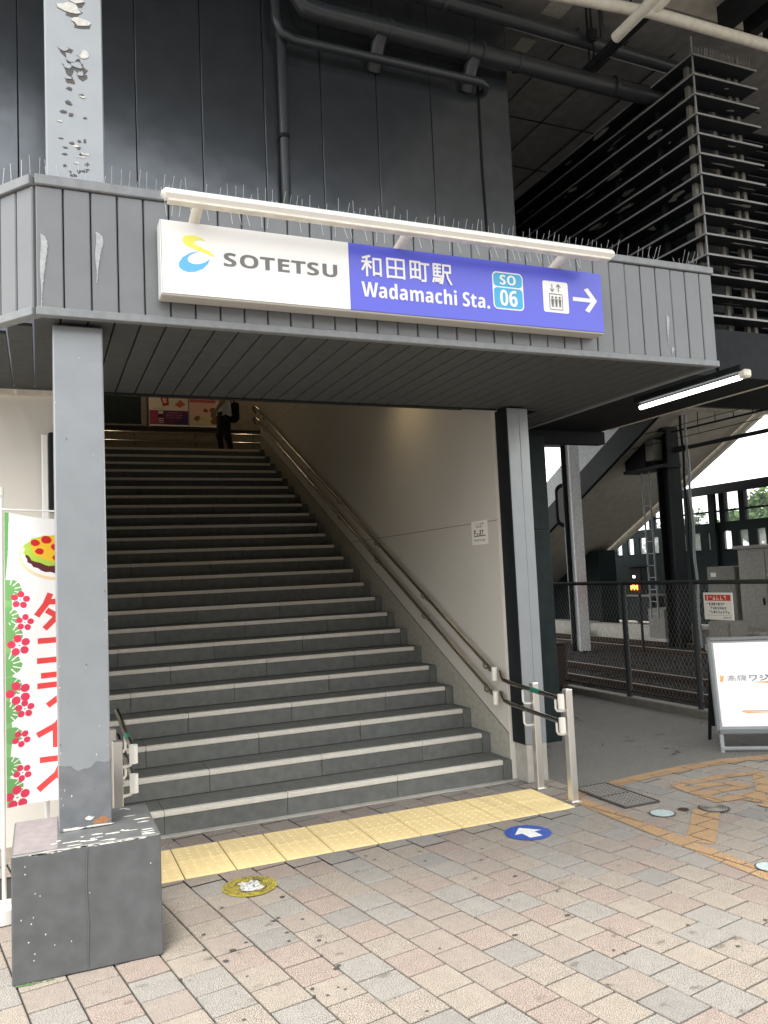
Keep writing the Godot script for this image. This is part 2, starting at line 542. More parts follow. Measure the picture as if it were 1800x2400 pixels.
var paver_polys := []
var road_poly := PackedVector2Array()
func build_ground() -> void:
	var g: Node = structure(slab("ground", Vector3(-300, -.75, -300), Vector3(300, -.32, 300), M.ground, self))
	tag(g, "wide grey earth ground below the pavement and tracks", "ground")
	var pav := thing("pavement", "pavement of square beige, pink and grey concrete pavers", "pavement")
	structure(pav)
	# bed under the pavers shows as dark joints
	var region := PackedVector2Array([Vector2(-7, .0), Vector2(.33, .0), Vector2(.33, .50), Vector2(.6, .50), Vector2(1.0, .42), Vector2(1.5, .36), Vector2(1.96, .37), Vector2(2.34, .47), Vector2(3.0, .75), Vector2(5.0, 1.3), Vector2(5.0, 6.5), Vector2(-7, 6.5)])
	put("joint_bed", plate(region, Vector3(0, -.011, 0), Vector3(1, 0, 0), Vector3(0, 0, 1), .0), M.joint, pav)
	slab("pavement_bed", Vector3(-7, -.32, .0), Vector3(5, -.03, 6.5), M.concrete, pav)
	var holes := [PackedVector2Array([Vector2(-5, .312), Vector2(.045, .312), Vector2(.045, .892), Vector2(-5, .892)])]
	var pitch := .1970
	var gap := .009
	var whole := box_mesh(Vector3(pitch - gap, .03, pitch - gap), .0028)
	var list := []
	var parts := []
	var cam := Vector2(-3.4017, 5.7929)
	var fwd := Vector2(.3907, -.9205)
	var side := Vector2(.9205, .3907)
	for r in range(-30, 48):
		var n0 := 1.806 + .1962 * r
		var off := .0735 if (r % 2 + 2) % 2 == 1 else .172
		for k in range(-12, 44):
			var d0 := off + .1985 * k
			var c := PAVER_N * (n0 + .098) + PAVER_D * (d0 + .099)
			if c.x < -7.2 or c.x > 5.2 or c.y < -.2 or c.y > 6.5:
				continue
			var hn := (.1962 - gap) * .5
			var hd := (.1985 - gap) * .5
			var poly := PackedVector2Array([c - PAVER_N * hn - PAVER_D * hd, c + PAVER_N * hn - PAVER_D * hd, c + PAVER_N * hn + PAVER_D * hd, c - PAVER_N * hn + PAVER_D * hd])
			paver_polys.append(poly)
			var inside := true
			var touches := false
			for p in poly:
				if not Geometry2D.is_point_in_polygon(p, region):
					inside = false
				else:
					touches = true
				for h in holes:
					if Geometry2D.is_point_in_polygon(p, h):
						inside = false
			# colour drifts in loose patches of kinds
			var kind := rng.randi_range(0, 4)
			if rng.randf() < .06:
				kind = 5
			if inside:
				var q := c - cam
				var dep := q.dot(fwd)
				var lat := q.dot(side)
				var seen := dep > 2.75 and absf(lat) < dep * .50 + .1
				# behind the concrete plinth
				if c.x < -2.95 and c.y < 1.8:
					seen = false
				parts.append([dep if seen else 1000.0 + dep, c, kind])
			elif touches or not Geometry2D.intersect_polygons(poly, region).is_empty():
				list.append([poly, kind])
	parts.sort_custom(func(a, b): return a[0] < b[0])
	var rot := atan2(PAVER_D.x, PAVER_D.y)
	var rest := {}
	for i in 6:
		rest[i] = begin()
	var bas := Basis(Vector3.UP, rot)
	for i in parts.size():
		var p: Array = parts[i]
		var c: Vector2 = p[1]
		var y := -.0155 + rng.randf_range(-.0018, .0014)
		var tilt := Vector3(rng.randf_range(-.004, .004), rot, rng.randf_range(-.004, .004))
		if i < 300:
			put("paver", whole, M["paver%d" % p[2]], pav, Vector3(c.x, y, c.y), tilt)
		else:
			add_box(rest[p[2]], Vector3(c.x, y, c.y), Vector3(pitch - gap, .03, pitch - gap), .0028, bas)
	for l in list:
		var polys := Geometry2D.intersect_polygons(l[0], region)
		for h in holes:
			var nx := []
			for q in polys:
				for z in Geometry2D.clip_polygons(q, h):
					nx.append(z)
			polys.assign(nx)
		for q in polys:
			if q.size() > 2:
				add_plate(rest[l[1]], q, Vector3(0, -.001, 0), Vector3(1, 0, 0), Vector3(0, 0, 1), 0.0)
	for i in 6:
		var o := put("paver_field", rest[i].commit(), M["paver%d" % i], pav)
		o.set_meta("kind", "stuff")
	# trodden gum and drip spots
	var gs := begin()
	for i in 100:
		var x := rng.randf_range(-3.3, 1.2)
		var z := rng.randf_range(.9, 3.6)
		if i < 34:
			x = rng.randf_range(-2.95, -2.2)
			z = rng.randf_range(1.2, 2.9)
		var r := rng.randf_range(.004, .013)
		add_plate(gs, disc_poly(Vector2.ZERO, r * rng.randf_range(.8, 1.6), r, 9, .25), Vector3(x, .0022, z), Vector3(1, 0, 0), Vector3(0, 0, -1), 0.0)
	put("gum_spots", gs.commit(), M.stain, pav).set_meta("kind", "stuff")
	# combed scratch marks left in the surface of some pavers
	var cm := begin()
	for i in 46:
		var c := Vector3(rng.randf_range(-3.2, -.4), .0016, rng.randf_range(1.7, 3.5))
		var a := rng.randf_range(-.5, .5) + 1.2
		var u := Vector3(cos(a), 0, sin(a))
		var v := Vector3(sin(a), 0, -cos(a))
		for k in rng.randi_range(3, 6):
			var q := Vector2(rng.randf_range(-.003, .003), .0085 * k)
			add_plate(cm, stroke_poly(q, q + Vector2(rng.randf_range(.015, .034), .002), .0028), c, u, v, 0.0)
	put("scratch_marks", cm.commit(), M.scratch, pav).set_meta("kind", "stuff")
	# tactile strip: two rows of studded tiles
	var tp := thing("tactile_paving", "yellow studded tactile strip laid along the foot of the stairs", "tactile paving")
	structure(tp)
	var ts := begin()
	add_box(ts, Vector3(0, -.012, 0), Vector3(.2935, .03, .2835), .003)
	for i in 5:
		for j in 5:
			var c := Vector3(-.118 + .059 * i, .003, -.114 + .057 * j)
			var ring := []
			var top := []
			for k in 8:
				var a := TAU * k / 8.0
				ring.append(c + Vector3(cos(a) * .0125, 0, sin(a) * .0125))
				top.append(c + Vector3(cos(a) * .0075, .003, sin(a) * .0075))
			for k in 8:
				var a := TAU * (k + .5) / 8.0
				face(ts, [ring[k], ring[(k + 1) % 8], top[(k + 1) % 8], top[k]], Vector3(cos(a) * .67, .74, sin(a) * .67))
			face(ts, top, Vector3.UP)
	var tm: Mesh = ts.commit()
	for i in 11:
		for j in 2:
			put("tactile_tile", tm, M.tactile, tp, Vector3(.0427 - .15 - .3 * i, 0, .3139 + .1435 + .2865 * j), Vector3(0, PI * (i % 2), 0))
	slab("tile_bed", Vector3(-3.3, -.03, .312), Vector3(.045, -.006, .888), M.joint, tp)
	# mortar strip at the foot of the first step
	tag(slab("kerb_strip", Vector3(-3.1, -.03, -.02), Vector3(.16, .004, .055), M.concrete, self, .003), "narrow grey mortar strip at the foot of the lowest step", "kerb")
	structure(get_node("kerb_strip"))
	# asphalt of the passage to the crossing
	var rd := thing("road", "worn grey asphalt of the passage beside the fence", "road")
	structure(rd)
	var rp := PackedVector2Array([Vector2(.33, -14), Vector2(3.45, -14), Vector2(3.45, .9), Vector2(3.0, .75), Vector2(2.34, .47), Vector2(1.96, .37), Vector2(1.5, .36), Vector2(1.0, .42), Vector2(.6, .50), Vector2(.33, .50)])
	road_poly = rp
	put("asphalt", plate(rp, Vector3(0, -.002, 0), Vector3(1, 0, 0), Vector3(0, 0, -1) * -1.0, .0), M.asphalt, rd)
	slab("asphalt_bed", Vector3(.33, -.32, -14), Vector3(3.45, -.012, .35), M.asphalt, rd)
	var cr := begin()
	for i in 26:
		add_plate(cr, disc_poly(Vector2.ZERO, rng.randf_range(.02, .09), rng.randf_range(.006, .02), 9, .35), Vector3(rng.randf_range(.6, 3.0), .0012, rng.randf_range(-3.2, .2)), Vector3(cos(i), 0, sin(i)), Vector3(sin(i), 0, -cos(i)), 0.0)
	put("asphalt_stain", cr.commit(), M.stain, rd).set_meta("kind", "stuff")

# ---------------------------------------------------------------- staircase
const RISE := .1607
const RUN := .3209
func build_staircase() -> void:
	var s := thing("staircase", "wide grey stone staircase with pale gritty nosing strips", "staircase")
	var left := -3.1
	var right := -.005
	for k in range(1, 25):
		var y := RISE * k
		var z := -RUN * (k - 1)
		var back := z - RUN - .02
		if k == 24:
			back = z - .34
		var core := slab("step", Vector3(left, y - RISE - (.0 if k == 1 else .05), z - .03), Vector3(.075, y - .024, back - .03), M.step_core, s)
		core.set_meta("label", "stone step with pale nosing strip")
		var inv := core.position
		# riser slabs, tread slabs and nosing strips in unequal lengths
		var x := left
		var cuts := [left]
		var x0 := left - fmod(k * .41, .78)
		while x0 < right - .2:
			x0 += .86
			if x0 > left + .15 and x0 < right - .15:
				cuts.append(x0)
		cuts.append(right)
		for i in cuts.size() - 1:
			var a: float = cuts[i] + .0012
			var b: float = cuts[i + 1] - .0012
			var dz := rng.randf_range(-.0015, .0015)
			put("riser_slab", box_mesh(Vector3(b - a, RISE - .042, .03), .002), M[["step", "step_b", "step_c"][rng.randi() % 3]], core, Vector3((a + b) * .5, y - .038 - (RISE - .042) * .5, z - .021 + dz) - inv)
			put("tread_slab", box_mesh(Vector3(b - a, .03, back * -1.0 + z - .05), .002), M.step, core, Vector3((a + b) * .5, y - .0155, (z - .05 + back) * .5) - inv)
			put("nosing_strip", box_mesh(Vector3(b - a, .037, .05), .004), M.nosing, core, Vector3((a + b) * .5, y - .0185, z - .023 + dz) - inv)
		# dark drip stains under some of the joints
		for i in range(1, cuts.size() - 1):
			if rng.randf() < .6:
				var h := rng.randf_range(.03, .10)
				var wd := rng.randf_range(.003, .010)
				var pp := PackedVector2Array([Vector2(-wd, 0), Vector2(-wd * .8, -h * .4), Vector2(-wd * 1.1, -h * .9), Vector2(0, -h), Vector2(wd, -h * .85), Vector2(wd * .5, -h * .45), Vector2(wd * .9, 0)])
				put("drip_stain", plate(pp, Vector3(cuts[i], y - .040, z - .0038) - inv, Vector3(1, 0, 0), Vector3.UP, 0.0), M.drip, core)
		# plain end block against the wall
		put("end_block", box_mesh(Vector3(.077, RISE - .002, .035), .003), M.step, core, Vector3(right + .0415, y - RISE * .5 - .002, z - .018) - inv)
		put("end_tread", box_mesh(Vector3(.077, .03, RUN - .02), .002), M.step, core, Vector3(right + .0415, y - .016, z - .036 - (RUN - .02) * .5) - inv)

# ---------------------------------------------------------------- stairwell walls
func build_stairwell() -> void:
	var w := thing("stair_wall", "beige rendered wall on the right of the staircase", "wall")
	# plane x = .08; u runs into the stairs (-z), v up
	var o := Vector3(.08, 0, -.02)
	var u := Vector3(0, 0, 1)
	var v := Vector3(0, 1, 0)
	var s := RISE / RUN
	var gy := 2.094
	var low := .36
	# panels above the skirting line (parallel to the slope), split by level grooves
	var g := .0022
	var z1 := -(gy - g - low) / s
	var zone := PackedVector2Array([Vector2(.02, -.1), Vector2(.02, 3.0), Vector2(-.05, 3.1), Vector2(-.34, 3.1), Vector2(-.34, 6.4), Vector2(-7.6, 6.4), Vector2(-7.6, -.1)])
	put("lower_panel", plate(PackedVector2Array([Vector2(0, low + g), Vector2(0, gy - g), Vector2(z1, gy - g)]), o, u, v, .0), M.beige, w)
	var z2 := -(gy + g - low) / s
	var gy2 := 4.2
	var z3 := -(gy2 - g - low) / s
	put("middle_panel", plate(Geometry2D.intersect_polygons(zone, PackedVector2Array([Vector2(0, gy + g), Vector2(0, gy2 - g), Vector2(z3, gy2 - g), Vector2(z2, gy + g)]))[0], o, u, v, .0), M.beige, w)
	var z4 := -(gy2 + g - low) / s
	put("upper_panel", plate(PackedVector2Array([Vector2(-.34, gy2 + g), Vector2(-.34, 6.4), Vector2(-7.6, 6.4), Vector2(-7.6, gy2 + g)]), o, u, v, .0), M.beige, w)
	slab("wall_core", Vector3(.084, 0, -.021), Vector3(.40, 3.09, -.56), M.joint, w)
	slab("wall_core", Vector3(.084, 0, -.561), Vector3(.40, 6.6, -7.6), M.joint, w)
	put("groove_back", plate(zone, o + Vector3(.003, 0, 0), u, v, .0), M.joint, w)
	put("skirting", plate(PackedVector2Array([Vector2(0, 0), Vector2(0, low - .008), Vector2(-7.6, low - .008 + s * 7.6), Vector2(-7.6, 0)]), o + Vector3(-.004, 0, 0), u, v, .006), M.skirting, w)
	slab("wall_end", Vector3(.0785, .0, -.019), Vector3(.12, 3.1, -.0), M.beige_light, w)
	var lw := thing("stair_wall", "beige rendered wall on the left of the staircase behind the plinth column", "wall")
	slab("panel", Vector3(-3.4, 0, -.21), Vector3(-3.101, 2.95, -.56), M.beige, lw)
	slab("panel", Vector3(-3.4, 0, -.561), Vector3(-3.101, 6.6, -7.6), M.beige, lw)
	# sloped ceiling of the stairwell
	var cl := thing("stair_ceiling", "sloping dark ceiling over the staircase", "ceiling")
	structure(cl)
	var cb := Basis(Vector3.RIGHT, atan2(3.3, 7.6))
	var cs := begin()
	add_box(cs, Vector3(-1.5, 4.85, -4.0), Vector3(3.2, .12, 8.4), 0.0, cb)
	put("ceiling_panel", cs.commit(), M.ceiling_dark, cl)
	# lamp under that ceiling
	ceiling_lamp(Vector3(-.35, 3.58, -1.62), "warm tube lamp under the sloping ceiling above the lower stairs", .6, .022)
	ceiling_lamp(Vector3(-1.3, 5.35, -5.6), "warm tube lamp under the sloping ceiling above the upper stairs", 1.2, .012)
	# paper notice
	var im := Image.create(200, 150, false, Image.FORMAT_RGB8)
	im.fill(Color(.97, .96, .94))
	small_print(im, 45, 14, 110, 12, Color(.3, .28, .26))
	small_print(im, 60, 32, 90, 12, Color(.3, .28, .26))
	small_print(im, 30, 58, 140, 30, Color(.2, .18, .17))
	im.fill_rect(Rect2i(30, 92, 140, 6), Color(.25, .22, .2))
	small_print(im, 30, 116, 140, 14, Color(.3, .28, .26))
	var nt := thing("paper_notice", "small white paper notice taped to the beige stair wall", "notice", Vector3(.0785, 1.905, -.32))
	put("paper", box_mesh(Vector3(.002, .205, .277)), M.white_matt, nt, Vector3(-.001, .1025, 0))
	put("print", sheet(Vector3(-.003, .205, -.1385), Vector3(-.003, .205, .1385), Vector3(-.003, 0, .1385), Vector3(-.003, 0, -.1385)), print_material(im, .8), nt)

func ceiling_lamp(at: Vector3, label: String, length: float, energy: float) -> void:
	var t := thing("ceiling_lamp", label, "lamp", at)
	put("housing", box_mesh(Vector3(.12, .06, length), .008), M.white, t)
	put("tube", tube([Vector3(0, -.05, -length * .48), Vector3(0, -.05, length * .48)], .016, 10), M.tube_warm, t)
	var l := AreaLight3D.new()
	l.name = "lamp_light"
	l.area_size = Vector2(.1, length)
	l.light_color = Color(1, .90, .74)
	l.light_energy = energy
	l.area_range = 14.0
	l.shadow_enabled = true
	l.position = Vector3(0, -.08, 0)
	l.rotation = Vector3(-PI / 2, 0, 0)
	t.add_child(l)

# ---------------------------------------------------------------- station building behind the canopy
func build_station_building() -> void:
	var b := thing("station_building", "dark grey panel-clad station wall above the canopy", "building")
	slab("wall_core", Vector3(-4.6, 3.12, -.33), Vector3(.60, 6.95, -.55), M.joint, b)
	var seams := [-4.6, -4.05, -3.51, -3.19, -2.697, -2.202, -1.70, -1.214, -.712, -.194, .30, .612]
	for i in seams.size() - 1:
		slab("wall_panel", Vector3(seams[i] + .003, 3.11, -.30), Vector3(seams[i + 1] - .003, 6.9, -.329), M.wall_dark, b, .003)
	slab("corner_post", Vector3(.600, 3.0, -.32), Vector3(.624, 6.9, -.9), M.steel_dark, b)
	slab("side_wall", Vector3(.42, 0, -.56), Vector3(.60, 6.9, -7.6), M.steel_green, b)
	slab("left_wall", Vector3(-4.6, 3.1, -.56), Vector3(-4.5, 6.9, -7.6), M.steel_dark, b)
	slab("roof", Vector3(-4.6, 6.62, -.56), Vector3(.6, 6.8, -11.5), M.steel_dark, b)
	# thin cable on the right panel
	put("cable", tube([Vector3(.30, 3.4, -.29), Vector3(.305, 4.6, -.29), Vector3(.29, 5.3, -.29), Vector3(.295, 6.5, -.29)], .008, 6), M.black, b)
	var d := thing("downpipe", "round dark downpipe running up the panel-clad wall", "pipe", Vector3(-1.56, 3.7, -.24))
	put("pipe", tube([Vector3(0, -.6, 0), Vector3(0, 1.2, 0), Vector3(0, 2.4, 0)], .038, 14), M.pipe_dark, d)
	for y in [.3, 1.5]:
		put("clamp", tube([Vector3(0, y, 0), Vector3(0, y + .03, 0)], .045, 14), M.black, d)

# ---------------------------------------------------------------- canopy
const ZF := 1.66
const YB := 2.997
const YT := 3.69
func build_canopy() -> void:
	var c := thing("entrance_canopy", "grey ribbed metal canopy over the stair entrance with bird spikes on top", "canopy")
	var xl := -3.405
	var xr := .88
	# front boards with dark gaps
	var x := xl
	var i := 0
	var w := .1265
	slab("fascia_core", Vector3(xl + .02, YB + .01, ZF - .035), Vector3(xr - .01, YT - .02, ZF - .05), M.steel_dark, c)
	while x < xr - .01:
		var x2 := minf(x + w, xr)
		var wob := rng.randf_range(-.0025, .0025)
		put("fascia_board", box_mesh(Vector3(x2 - x - .006, YT - YB - .085, .03), .005), M.fascia, c, Vector3((x + x2) * .5, (YB + YT) * .5 - .006, ZF - .017 + wob), Vector3(0, rng.randf_range(-.012, .012), 0))
		x = x2
	for q in [[xl + .045, 3.22, .024, .36], [xl + .30, 3.31, .026, .26], [xl + .40, 3.10, .006, .12], [.47, 3.22, .018, .20], [.50, 3.08, .02, .05]]:  # irregular pale patches lying on a few front boards
		var sc := PackedVector2Array()
		for k in 15:
			var tt: float = k / 14.0
			sc.append(Vector2(q[0] - q[2] + q[2] * .12 * sin(tt * 9.0), q[1] - q[3] * .5 + q[3] * tt))
		for k in 40:
			var tt: float = 1.0 - k / 39.0
			sc.append(Vector2(q[0] - q[2] * .8 + q[2] * 1.7 * pow(tt, 1.6) * (1.0 - pow(tt, 14.0)) + rng.randf_range(-.0025, .0025), q[1] - q[3] * .5 + q[3] * tt))
		put("pale_patch", plate(sc, Vector3(0, 0, ZF + .0035), Vector3(1, 0, 0), Vector3.UP, .0008), M.patch_pale, c)
	slab("bottom_trim", Vector3(xl, YB, ZF + .006), Vector3(xr + .012, YB + .042, ZF - .04), M.fascia_trim, c, .004)
	slab("top_cap", Vector3(xl + .0, YT - .048, ZF + .016), Vector3(xl + .72, YT + .004, ZF - .14), M.fascia_trim, c, .005)
	slab("top_cap", Vector3(xl + .723, YT - .046, ZF + .014), Vector3(xr + .01, YT + .002, ZF - .14), M.fascia_trim, c, .005)
	# cut corner on the left
	var dirl := Vector3(-.62, 0, -.78)
	var n := Vector3(-.78, 0, .62)
	var bl := Basis(-dirl, Vector3.UP, n)
	var px := 0.0
	for k in 9:
		var mid := Vector3(xl, (YB + YT) * .5 - .006, ZF - .017) + dirl * (px + .061) - n * .0
		var st := begin()
		add_box(st, Vector3.ZERO, Vector3(.114, YT - YB - .085, .03), .005, bl)
		put("fascia_board", st.commit(), M.fascia, c, mid)
		px += .122
	for q in [[YB, YB + .042, .006, "bottom_trim"], [YT - .048, YT + .004, .016, "top_cap"]]:
		var st := begin()
		add_box(st, Vector3(xl, (q[0] + q[1]) * .5, ZF - .02) + dirl * .55 + n * (q[2] - .01), Vector3(1.1, q[1] - q[0], .06), .004, bl)
		put(q[3], st.commit(), M.fascia_trim, c)
	# right end
	x = ZF - .05
	while x > -1.2:
		slab("end_board", Vector3(xr - .03, YB + .043, x), Vector3(xr, YT - .045, x - .118), M.fascia, c, .004)
		x -= .1265
	slab("end_trim", Vector3(xr + .010, YB + .001, ZF - .05), Vector3(xr - .04, YB + .041, -1.2), M.fascia_trim, c)
	# soffit boards run from front to back
	x = xl - .9
	while x < xr - .05:
		var x2 := minf(x + .1265, xr - .042)
		var zf := ZF - .045
		if x < xl:
			zf = ZF - .06 - (xl - x) * 1.25
		var zb := .02 if x2 < .62 else -1.2
		if zf - zb > .1:
			slab("soffit_board", Vector3(x + .004, YB + .012, zf), Vector3(x2 - .004, YB + .03, zb), M.soffit, c, .003)
		x += .1265
	slab("soffit_core", Vector3(xl + .05, YB + .032, ZF - .05), Vector3(xr - .045, YB + .06, .046), M.black, c)
	slab("soffit_core", Vector3(-3.1, YB + .115, .02), Vector3(.09, YB + .14, -.3), M.black, c)
	slab("soffit_core", Vector3(.61, YB + .032, -.301), Vector3(xr - .045, YB + .06, -1.2), M.black, c)
	slab("roof_sheet", Vector3(xl, YT - .07, ZF - .06), Vector3(xr - .035, YT - .055, -.29), M.steel_dark, c)
	slab("header", Vector3(-3.1, YB + .002, .045), Vector3(.09, YB + .09, .022), M.steel_dark, c)
	# bird spikes, far too many to count
	var sp := begin()
	var sx := xl - .02
	while sx < xr:
		for k in 2:
			var a := Vector3(sx + rng.randf_range(-.006, .006), YT - .002, ZF - .03 - .05 * k)
			var lean := rng.randf_range(-.016, .016)
			var out := .03 if k == 0 else -.02
			if rng.randf() < (.85 if k == 0 else .3):
				add_tube(sp, [a, a + Vector3(lean, rng.randf_range(.07, .11), out + rng.randf_range(-.012, .012))], .0009, 4, false)
		if rng.randf() < .5 and sx > -2.8 and sx < -.2:
			var a := Vector3(sx, YT - .04, ZF + .018)
			add_tube(sp, [a, a + Vector3(rng.randf_range(-.02, .02), -.10, .028)], .0012, 4, false)
		sx += .042
	for k in 9:
		sx = xl - .06 - .045 * k
		var a := Vector3(sx, YT, ZF - .03 - (xl - sx) * 1.25)
		add_tube(sp, [a, a + Vector3(rng.randf_range(-.012, .012), .115, .01)], .0014, 4, false)
	var so := put("bird_spikes", sp.commit(), M.spike, c)
	so.set_meta("kind", "stuff")

# ---------------------------------------------------------------- columns
func flakes(parent: Node, o: Vector3, u: Vector3, v: Vector3, list: Array) -> void:
	# each entry: name, material, x, y, rx, ry
	for f in list:
		var p := disc_poly(Vector2(f[2], f[3]), f[4], f[5], 11, .38)
		put(f[0], plate(p, o + u.cross(v).normalized() * f[6], u, v, .0015), M[f[1]], parent)

func build_columns() -> void:
	var c := thing("steel_column", "grey painted square steel column with peeling paint on a wide metal plinth", "column", Vector3(-3.215, 0, 1.43))
	slab("shaft", Vector3(-.117, .545, -.12), Vector3(.117, 2.99, .12), M.column, c, .006)
	slab("upper_shaft", Vector3(-.135, 3.05, -.12), Vector3(.143, 6.9, .12), M.column, c, .006)
	# darker repaint near the foot with a ragged upper edge
	for side in [[Vector3(0, 0, .1212), Vector3(1, 0, 0), .116], [Vector3(.1182, 0, 0), Vector3(0, 0, -1), .119]]:
		var p := PackedVector2Array([Vector2(-side[2], .546), Vector2(side[2], .546)])
		var k := 0
		while k < 41:
			p.append(Vector2(side[2] - k * side[2] * 2.0 / 40.0, .835 + .016 * sin(k * .21) + .005 * sin(k * .63 + 1.0) + rng.randf_range(-.0015, .0015)))
			k += 1
		put("foot_paint", plate(p, side[0], side[1], Vector3.UP, .0008), M.column_dark, c)
	var o := Vector3(0, 0, .1212)
	var list := []
	for q in [[-.01, 4.66, .055, .035], [.03, 4.60, .045, .028], [.02, 4.71, .03, .02]]:
		list.append(["paint_patch", "bare", q[0] + .012, q[1] - .012, q[2] * .9, q[3], .0004])
		list.append(["paint_flake", "chip", q[0], q[1], q[2], q[3] * .8, .004])
	for q in [[-.03, 4.42, .03, .025], [.0, 4.37, .035, .04], [.03, 4.34, .03, .03], [-.02, 4.33, .02, .03], [.045, 4.30, .018, .025], [-.015, 4.27, .02, .02]]:
		list.append(["paint_patch", "bare", q[0], q[1], q[2], q[3], .0004 + .0004 * rng.randf()])
		list.append(["paint_flake", "column", q[0] - .012, q[1] + q[3] * .6, q[2] * .9, q[3] * .5, .005])
	list.append(["paint_flake", "chip", .05, 4.42, .022, .022, .003])
	for k in 34:
		var y := 3.70 + rng.randf() * .26
		if k > 24:
			y = 3.95 + rng.randf() * .28
		list.append(["paint_patch", "bare" if k % 4 else "chip", rng.randf_range(-.07, .06), y, rng.randf_range(.006, .018), rng.randf_range(.004, .012), .0006 + .00008 * k])
	flakes(c, o, Vector3(1, 0, 0), Vector3.UP, list)
	# plinth
	slab("plinth", Vector3(-.318, 0, -.19), Vector3(.312, .543, .380), M.plinth, c, .006)
	put("weld_seam", tube([Vector3(-.012, .02, .381), Vector3(-.006, .2, .3815), Vector3(-.014, .36, .381), Vector3(-.008, .53, .381)], .004, 6), M.plinth, c)
	# the top sheet, older and bleached, in two pieces around the shaft
	put("top_sheet", plate(PackedVector2Array([Vector2(-.31, .372), Vector2(-.13, .372), Vector2(-.122, -.18), Vector2(-.31, -.18)]), Vector3(0, .5445, 0), Vector3(1, 0, 0), Vector3(0, 0, 1), 0.0), M.plinth_top, c)
	var t := []
	for k in 26:
		var x := rng.randf_range(-.16, .30)
		var z := rng.randf_range(.24, .37) if k < 20 else rng.randf_range(-.15, .3)
		if k >= 20:
			x = rng.randf_range(.14, .30)
		var rx := rng.randf_range(.004, .03)
		t.append(["paint_chip", "chip", clampf(x, -.30 + rx * 1.4, .30 - rx * 1.4), -z, rx, rng.randf_range(.002, .007), .0012 + .00003 * k])
	flakes(c, Vector3(0, .5445, 0), Vector3(1, 0, 0), Vector3(0, 0, -1), t)
	var e := []
	for k in 16:
		e.append(["paint_chip", "chip", rng.randf_range(-.26, .25), .537 + rng.randf_range(-.004, .004), rng.randf_range(.01, .05), .0035, .0008])
	for k in 15:
		e.append(["paint_chip", "chip", rng.randf_range(-.30, -.2) if k < 9 else rng.randf_range(-.3, .3), rng.randf_range(.08, .5), rng.randf_range(.0015, .0035), rng.randf_range(.002, .004), .0007])
	flakes(c, Vector3(0, 0, .380), Vector3(1, 0, 0), Vector3.UP, e)
	var sc := []
	for k in 26:
		var ed := rng.randf() < .5
		sc.append(["paint_chip", "chip" if k % 3 else "bare", (.105 if k % 2 else -.107) if ed else rng.randf_range(-.1, .1), rng.randf_range(.6, 1.3) if k < 16 else rng.randf_range(1.3, 2.9), rng.randf_range(.0012, .003), rng.randf_range(.0015, .005), .0014])
	flakes(c, Vector3(0, 0, .1212), Vector3(1, 0, 0), Vector3.UP, sc)
	flakes(c, Vector3(0, 0, .1212), Vector3(1, 0, 0), Vector3.UP, [["rust_patch", "rust", .075, .572, .038, .016, .0012], ["paint_chip", "chip", .02, .588, .02, .01, .002], ["paint_chip", "chip", -.06, .552, .05, .006, .0018], ["paint_chip", "chip", .05, .552, .06, .005, .0016]])
	# moss at the foot
	var ms := begin()
	for k in 34:
		var a := Vector3(-.30 + .15 * pow(rng.randf(), 1.5), .004, .384 + rng.randf() * .012)
		add_plate(ms, disc_poly(Vector2.ZERO, .006, .004, 6, .4), a, Vector3(1, 0, 0), Vector3(0, .5, -1).normalized(), 0.0)
	var mo := put("moss", ms.commit(), M.leaf_dark, c)
	mo.set_meta("kind", "stuff")
	# right column at the end of the stair wall
	var r := thing("steel_column", "slim grey steel column at the corner of the beige stair wall", "column", Vector3(.20, 0, .08))
	slab("shaft", Vector3(-.098, .30, -.078), Vector3(.01, 2.99, .106), M.column, r, .004)
	slab("flange", Vector3(.011, .30, -.078), Vector3(.098, 2.99, .103), M.column, r, .004)
	slab("dark_side", Vector3(-.104, .30, -.078), Vector3(-.0985, 2.99, .100), M.steel_dark, r)  # thin dark skin over the left face of this column
	slab("foot", Vector3(-.090, 0, -.07), Vector3(.10, .298, .098), M.concrete, r, .006)

